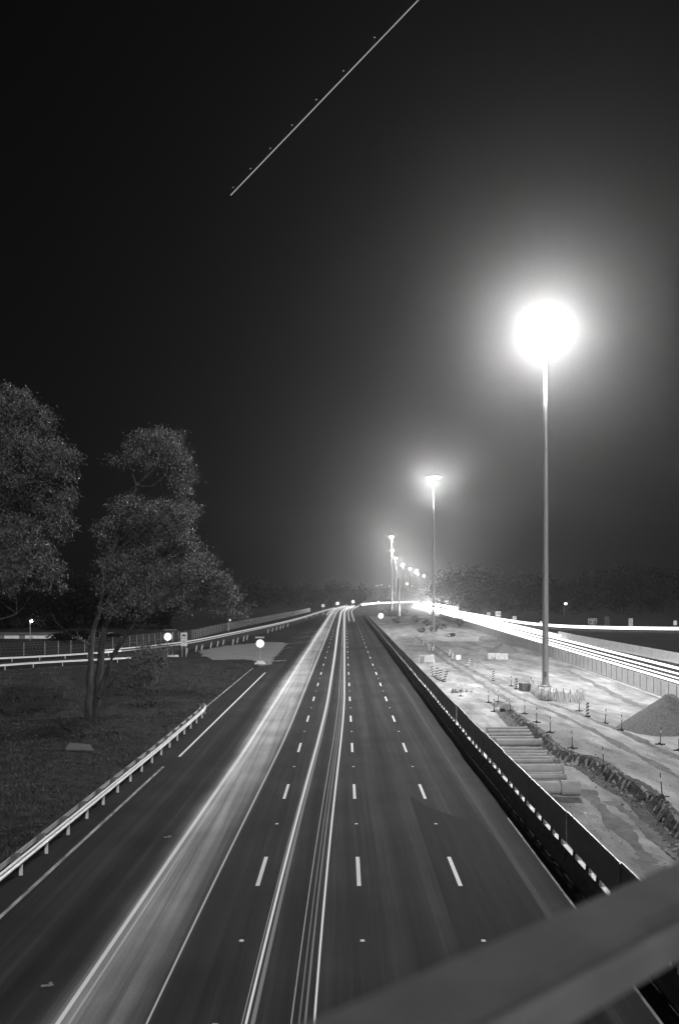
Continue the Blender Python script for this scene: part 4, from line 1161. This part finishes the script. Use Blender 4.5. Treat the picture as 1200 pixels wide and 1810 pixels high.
street_lamp(404, 1096, pL.y, 'small lit lamp on a short pole behind the wire fence', rb=0.28, bulb=SIGN_GLOW)
bd = 176.0
street_lamp(54, 1098, bd - 6, 'small lit lamp before the long white building wall', rb=0.20, bulb=glow('wall_lamp', 120.0))
def hill_z(x, y):
    rr = ((x - 60) / 480) ** 2 + ((y - 1620) / 300) ** 2
    return g(y) - 0.5 + 26 * max(0.0, 1 - rr) ** 1.2
for k, (u, v, rb, lab) in enumerate(((664, 1035, .9, 'far tiny street lamp, first on the hill from the left'), (668, 1035, .8, 'far tiny street lamp, second on the hill from the left'),
                         (673, 1033.5, .9, 'far tiny street lamp, third on the hill from the left'), (688, 1035.5, .6, 'faint far street lamp between the far masts'),
                         (717, 1032, 1.9, 'brightest far street lamp on the hill right of the thick post'), (727, 1036, .8, 'faint far street lamp on the hill at the right'),
                         (779, 1023.5, 1.6, 'lone far street lamp just right of the second mast'))):
    d = 1560.0; x = (u - CU) / F_PX * d; street_lamp(u, v, d, lab, rb=rb, zb=hill_z(x, d))
street_lamp(996.5, 1067, 350, 'lone lit lamp against the dark wood at the right of the nearest mast', rb=0.55)
# long low white building
c = Vector(((75 - CU) / F_PX * bd, bd, g(bd)))
r = empty('white_building', c); tag(r, 'long low white building behind the wire fence at the far left', 'building')
zt = CAM_H - (1121.5 - V0) / F_PX * bd - c.z
L = 26.0
m = MB(); m.box((0, 4, zt / 2), (L, 8, zt)); m.build('wall', WALLPAINT, r)
m = MB(); m.box((0, 4, zt + 0.09), (L + .8, 8.8, 0.16)); rf = m.build('roof', ROOF, r)
for k in range(2):
    m = MB(); m.box((-9 + k * 4.6, -0.03, zt * .55), (1.3, 0.08, 1.0)); wn = m.build('window', STEEL_DARK, r)
    m = MB(); m.box((-9 + k * 4.6, -0.08, zt * .55 - .56), (1.5, 0.12, 0.09)); m.build('sill', CONC, wn)
SLABM = mat('mossy_slab', 0.06, 0.9, 0.11, 3.0)
# concrete slab and dead branches on the grass
a, b, c_, d_ = [W(u, v) for u, v in ((115, 1327), (166, 1329), (160, 1318), (124, 1315.5))]
m = MB(); z = Vector((0, 0, 0.10)); m.quad(a + z, b + z, c_ + z, d_ + z); m.quad(a, b, b + z, a + z); m.quad(b, c_, c_ + z, b + z); m.quad(d_, a, a + z, d_ + z); m.quad(c_, d_, d_ + z, c_ + z)
tag(m.build('concrete_slab', SLABM, None, origin=a), 'flat concrete slab lying in the grass near the guard rail', 'slab')
for pl, lab in (([(108, 1262), (112, 1282), (122, 1288), (131, 1296)], 'long thin dead branch lying on the grass left of the trunks'),
                ([(139, 1305), (142, 1300), (146, 1296)], 'short pale dead stick on the grass below the trunks'),
                ([(188, 1264), (200, 1263), (212, 1267)], 'pale dead branch on the grass right of the trunks')):
    P = dense([W(u, v, 0.12) for u, v in pl], 0.4); m = MB(); m.tube(P, [0.05 - 0.02 * k / len(P) for k in range(len(P))], 6)
    tag(m.build('dead_branch', BARK, None, origin=P[0]), lab, 'branch')
p = W(305, 1161); r = empty('sandbag_pile', p); tag(r, 'small pile of white sandbags at the foot of the slip road sign', 'sandbags')
for k in range(4):
    m = MB(); m.box((-.5 + .42 * k, random.uniform(-.1, .1), .16), (.5, .4, .3), taper=.7, rz=random.uniform(-.4, .4)); m.build('sandbag', WHITEPL, r)
# litter on the road
for u, v, lab in ((90, 1742, 'crumpled scrap of litter on the left lanes near the bottom'), (300, 1480, 'small scrap of litter on the left lanes')):
    p = W(u, v); m = MB(); m.box((0, 0, 0.04), (0.14, 0.10, 0.08), taper=.5, rz=.5); m.box((-.12, -.05, .02), (.2, .06, .03), rz=.2)
    o = m.build('litter', CONC_DARK, None); o.location = p + Vector((0, 0, 0.002)); tag(o, lab, 'litter')

# ------------------------------------------------------------------ footbridge railing in the foreground
hR = 0.60
def RP(u, v, h): d = F_PX * h / (v - V0); return Vector(((u - CU) / F_PX * d, d, CAM_H - h))
a = RP(560, 1790, hR); b = RP(1200, 1516, hR); dirv = (b - a).normalized(); nrm = Vector((dirv.y, -dirv.x, 0))   # towards the camera
r0 = a - dirv * 1.6; root = empty('bridge_railing', Vector((r0.x, r0.y, 8.2))); tag(root, 'blurred painted steel rail of the bridge across the lower right corner', 'railing')
Lr = 6.5; Wd = 0.158; Ht = 0.105
def bar_box(z0, z1, wd, off, name, material):
    m = MB(); e = 0.012
    prof = [(off, z0 + e), (off + e, z0), (off + wd - e, z0), (off + wd, z0 + e), (off + wd, z1 - e), (off + wd - e, z1), (off + e, z1), (off, z1 - e)]
    o = root.location
    m.sweep([(x, z - 8.2) for x, z in prof], [(Vector((r0.x, r0.y, 8.2)), (nrm.x, nrm.y)), (Vector((r0.x, r0.y, 8.2)) + dirv * Lr, (nrm.x, nrm.y))])
    return m.build(name, material, root, origin=o)
zt = CAM_H - hR
bar_box(zt - Ht, zt - 0.030, Wd, 0.0, 'top_rail', RAILPAINT)
bar_box(zt - 0.027, zt + 0.003, Wd - 0.01, 0.005, 'top_shade_plate', mat('shaded_top', 0.085, 0.85, 0.125, 6.0, (1, 1, 1), 0.001, 60, c3=0.75, scale3=2.5, spec=0.15))  # added plate, its darker colour stands for shade on the rail top
bar_box(zt - 0.44, zt - 0.36, 0.09, 0.03, 'lower_rail', RAILPAINT)
bar_box(zt - 0.78, zt - 0.70, 0.09, 0.03, 'lower_rail', RAILPAINT)
for t in (0.25, 4.6, 6.3):
    c = r0 + dirv * t + nrm * 0.075; m = MB(); m.box((c.x, c.y, (8.2 + zt - Ht) / 2), (0.08, 0.10, zt - Ht - 8.2), rz=math.atan2(dirv.y, dirv.x)); m.build('post', RAILPAINT, root, origin=root.location)
m = MB(); p0 = r0 - dirv * 8; p1 = r0 + dirv * 16
for z_ in (8.2, 7.6): pass
A_, B_, C_, D_ = p0 + nrm * 0.03, p1 + nrm * 0.03, p1 + nrm * 3.6, p0 + nrm * 3.6
def at(pv, z_): return Vector((pv.x, pv.y, z_))
m.quad(at(D_, 8.2), at(C_, 8.2), at(B_, 8.2), at(A_, 8.2)); m.quad(at(A_, 7.6), at(B_, 7.6), at(C_, 7.6), at(D_, 7.6))
for s_, e_ in ((A_, B_), (B_, C_), (C_, D_), (D_, A_)): m.quad(at(s_, 7.6), at(e_, 7.6), at(e_, 8.2), at(s_, 8.2))
tag(m.build('bridge_deck', CONC), kind='structure')

# ------------------------------------------------------------------ haze
m = MB(); zt = AIR_TOP + 6
m.box((0, 1600, (zt - 2) / 2), (5100, 3900, zt + 2))
hz = m.build('haze', None if False else MATS['asphalt']); hz.data.materials.clear()
hm = bpy.data.materials.new('haze_air'); hm.use_nodes = True; n = hm.node_tree.nodes
n.remove(n['Principled BSDF']); pv = n.new('ShaderNodeVolumePrincipled')
pv.inputs['Color'].default_value = (0.9, 0.9, 0.9, 1); pv.inputs['Density'].default_value = 0.00036; pv.inputs['Anisotropy'].default_value = 0.90
hm.node_tree.links.new(pv.outputs[0], n['Material Output'].inputs['Volume'])
hm.cycles.volume_sampling = 'EQUIANGULAR'
hz.data.materials.append(hm); tag(hz, 'thin night haze filling the air', 'haze', kind='stuff')
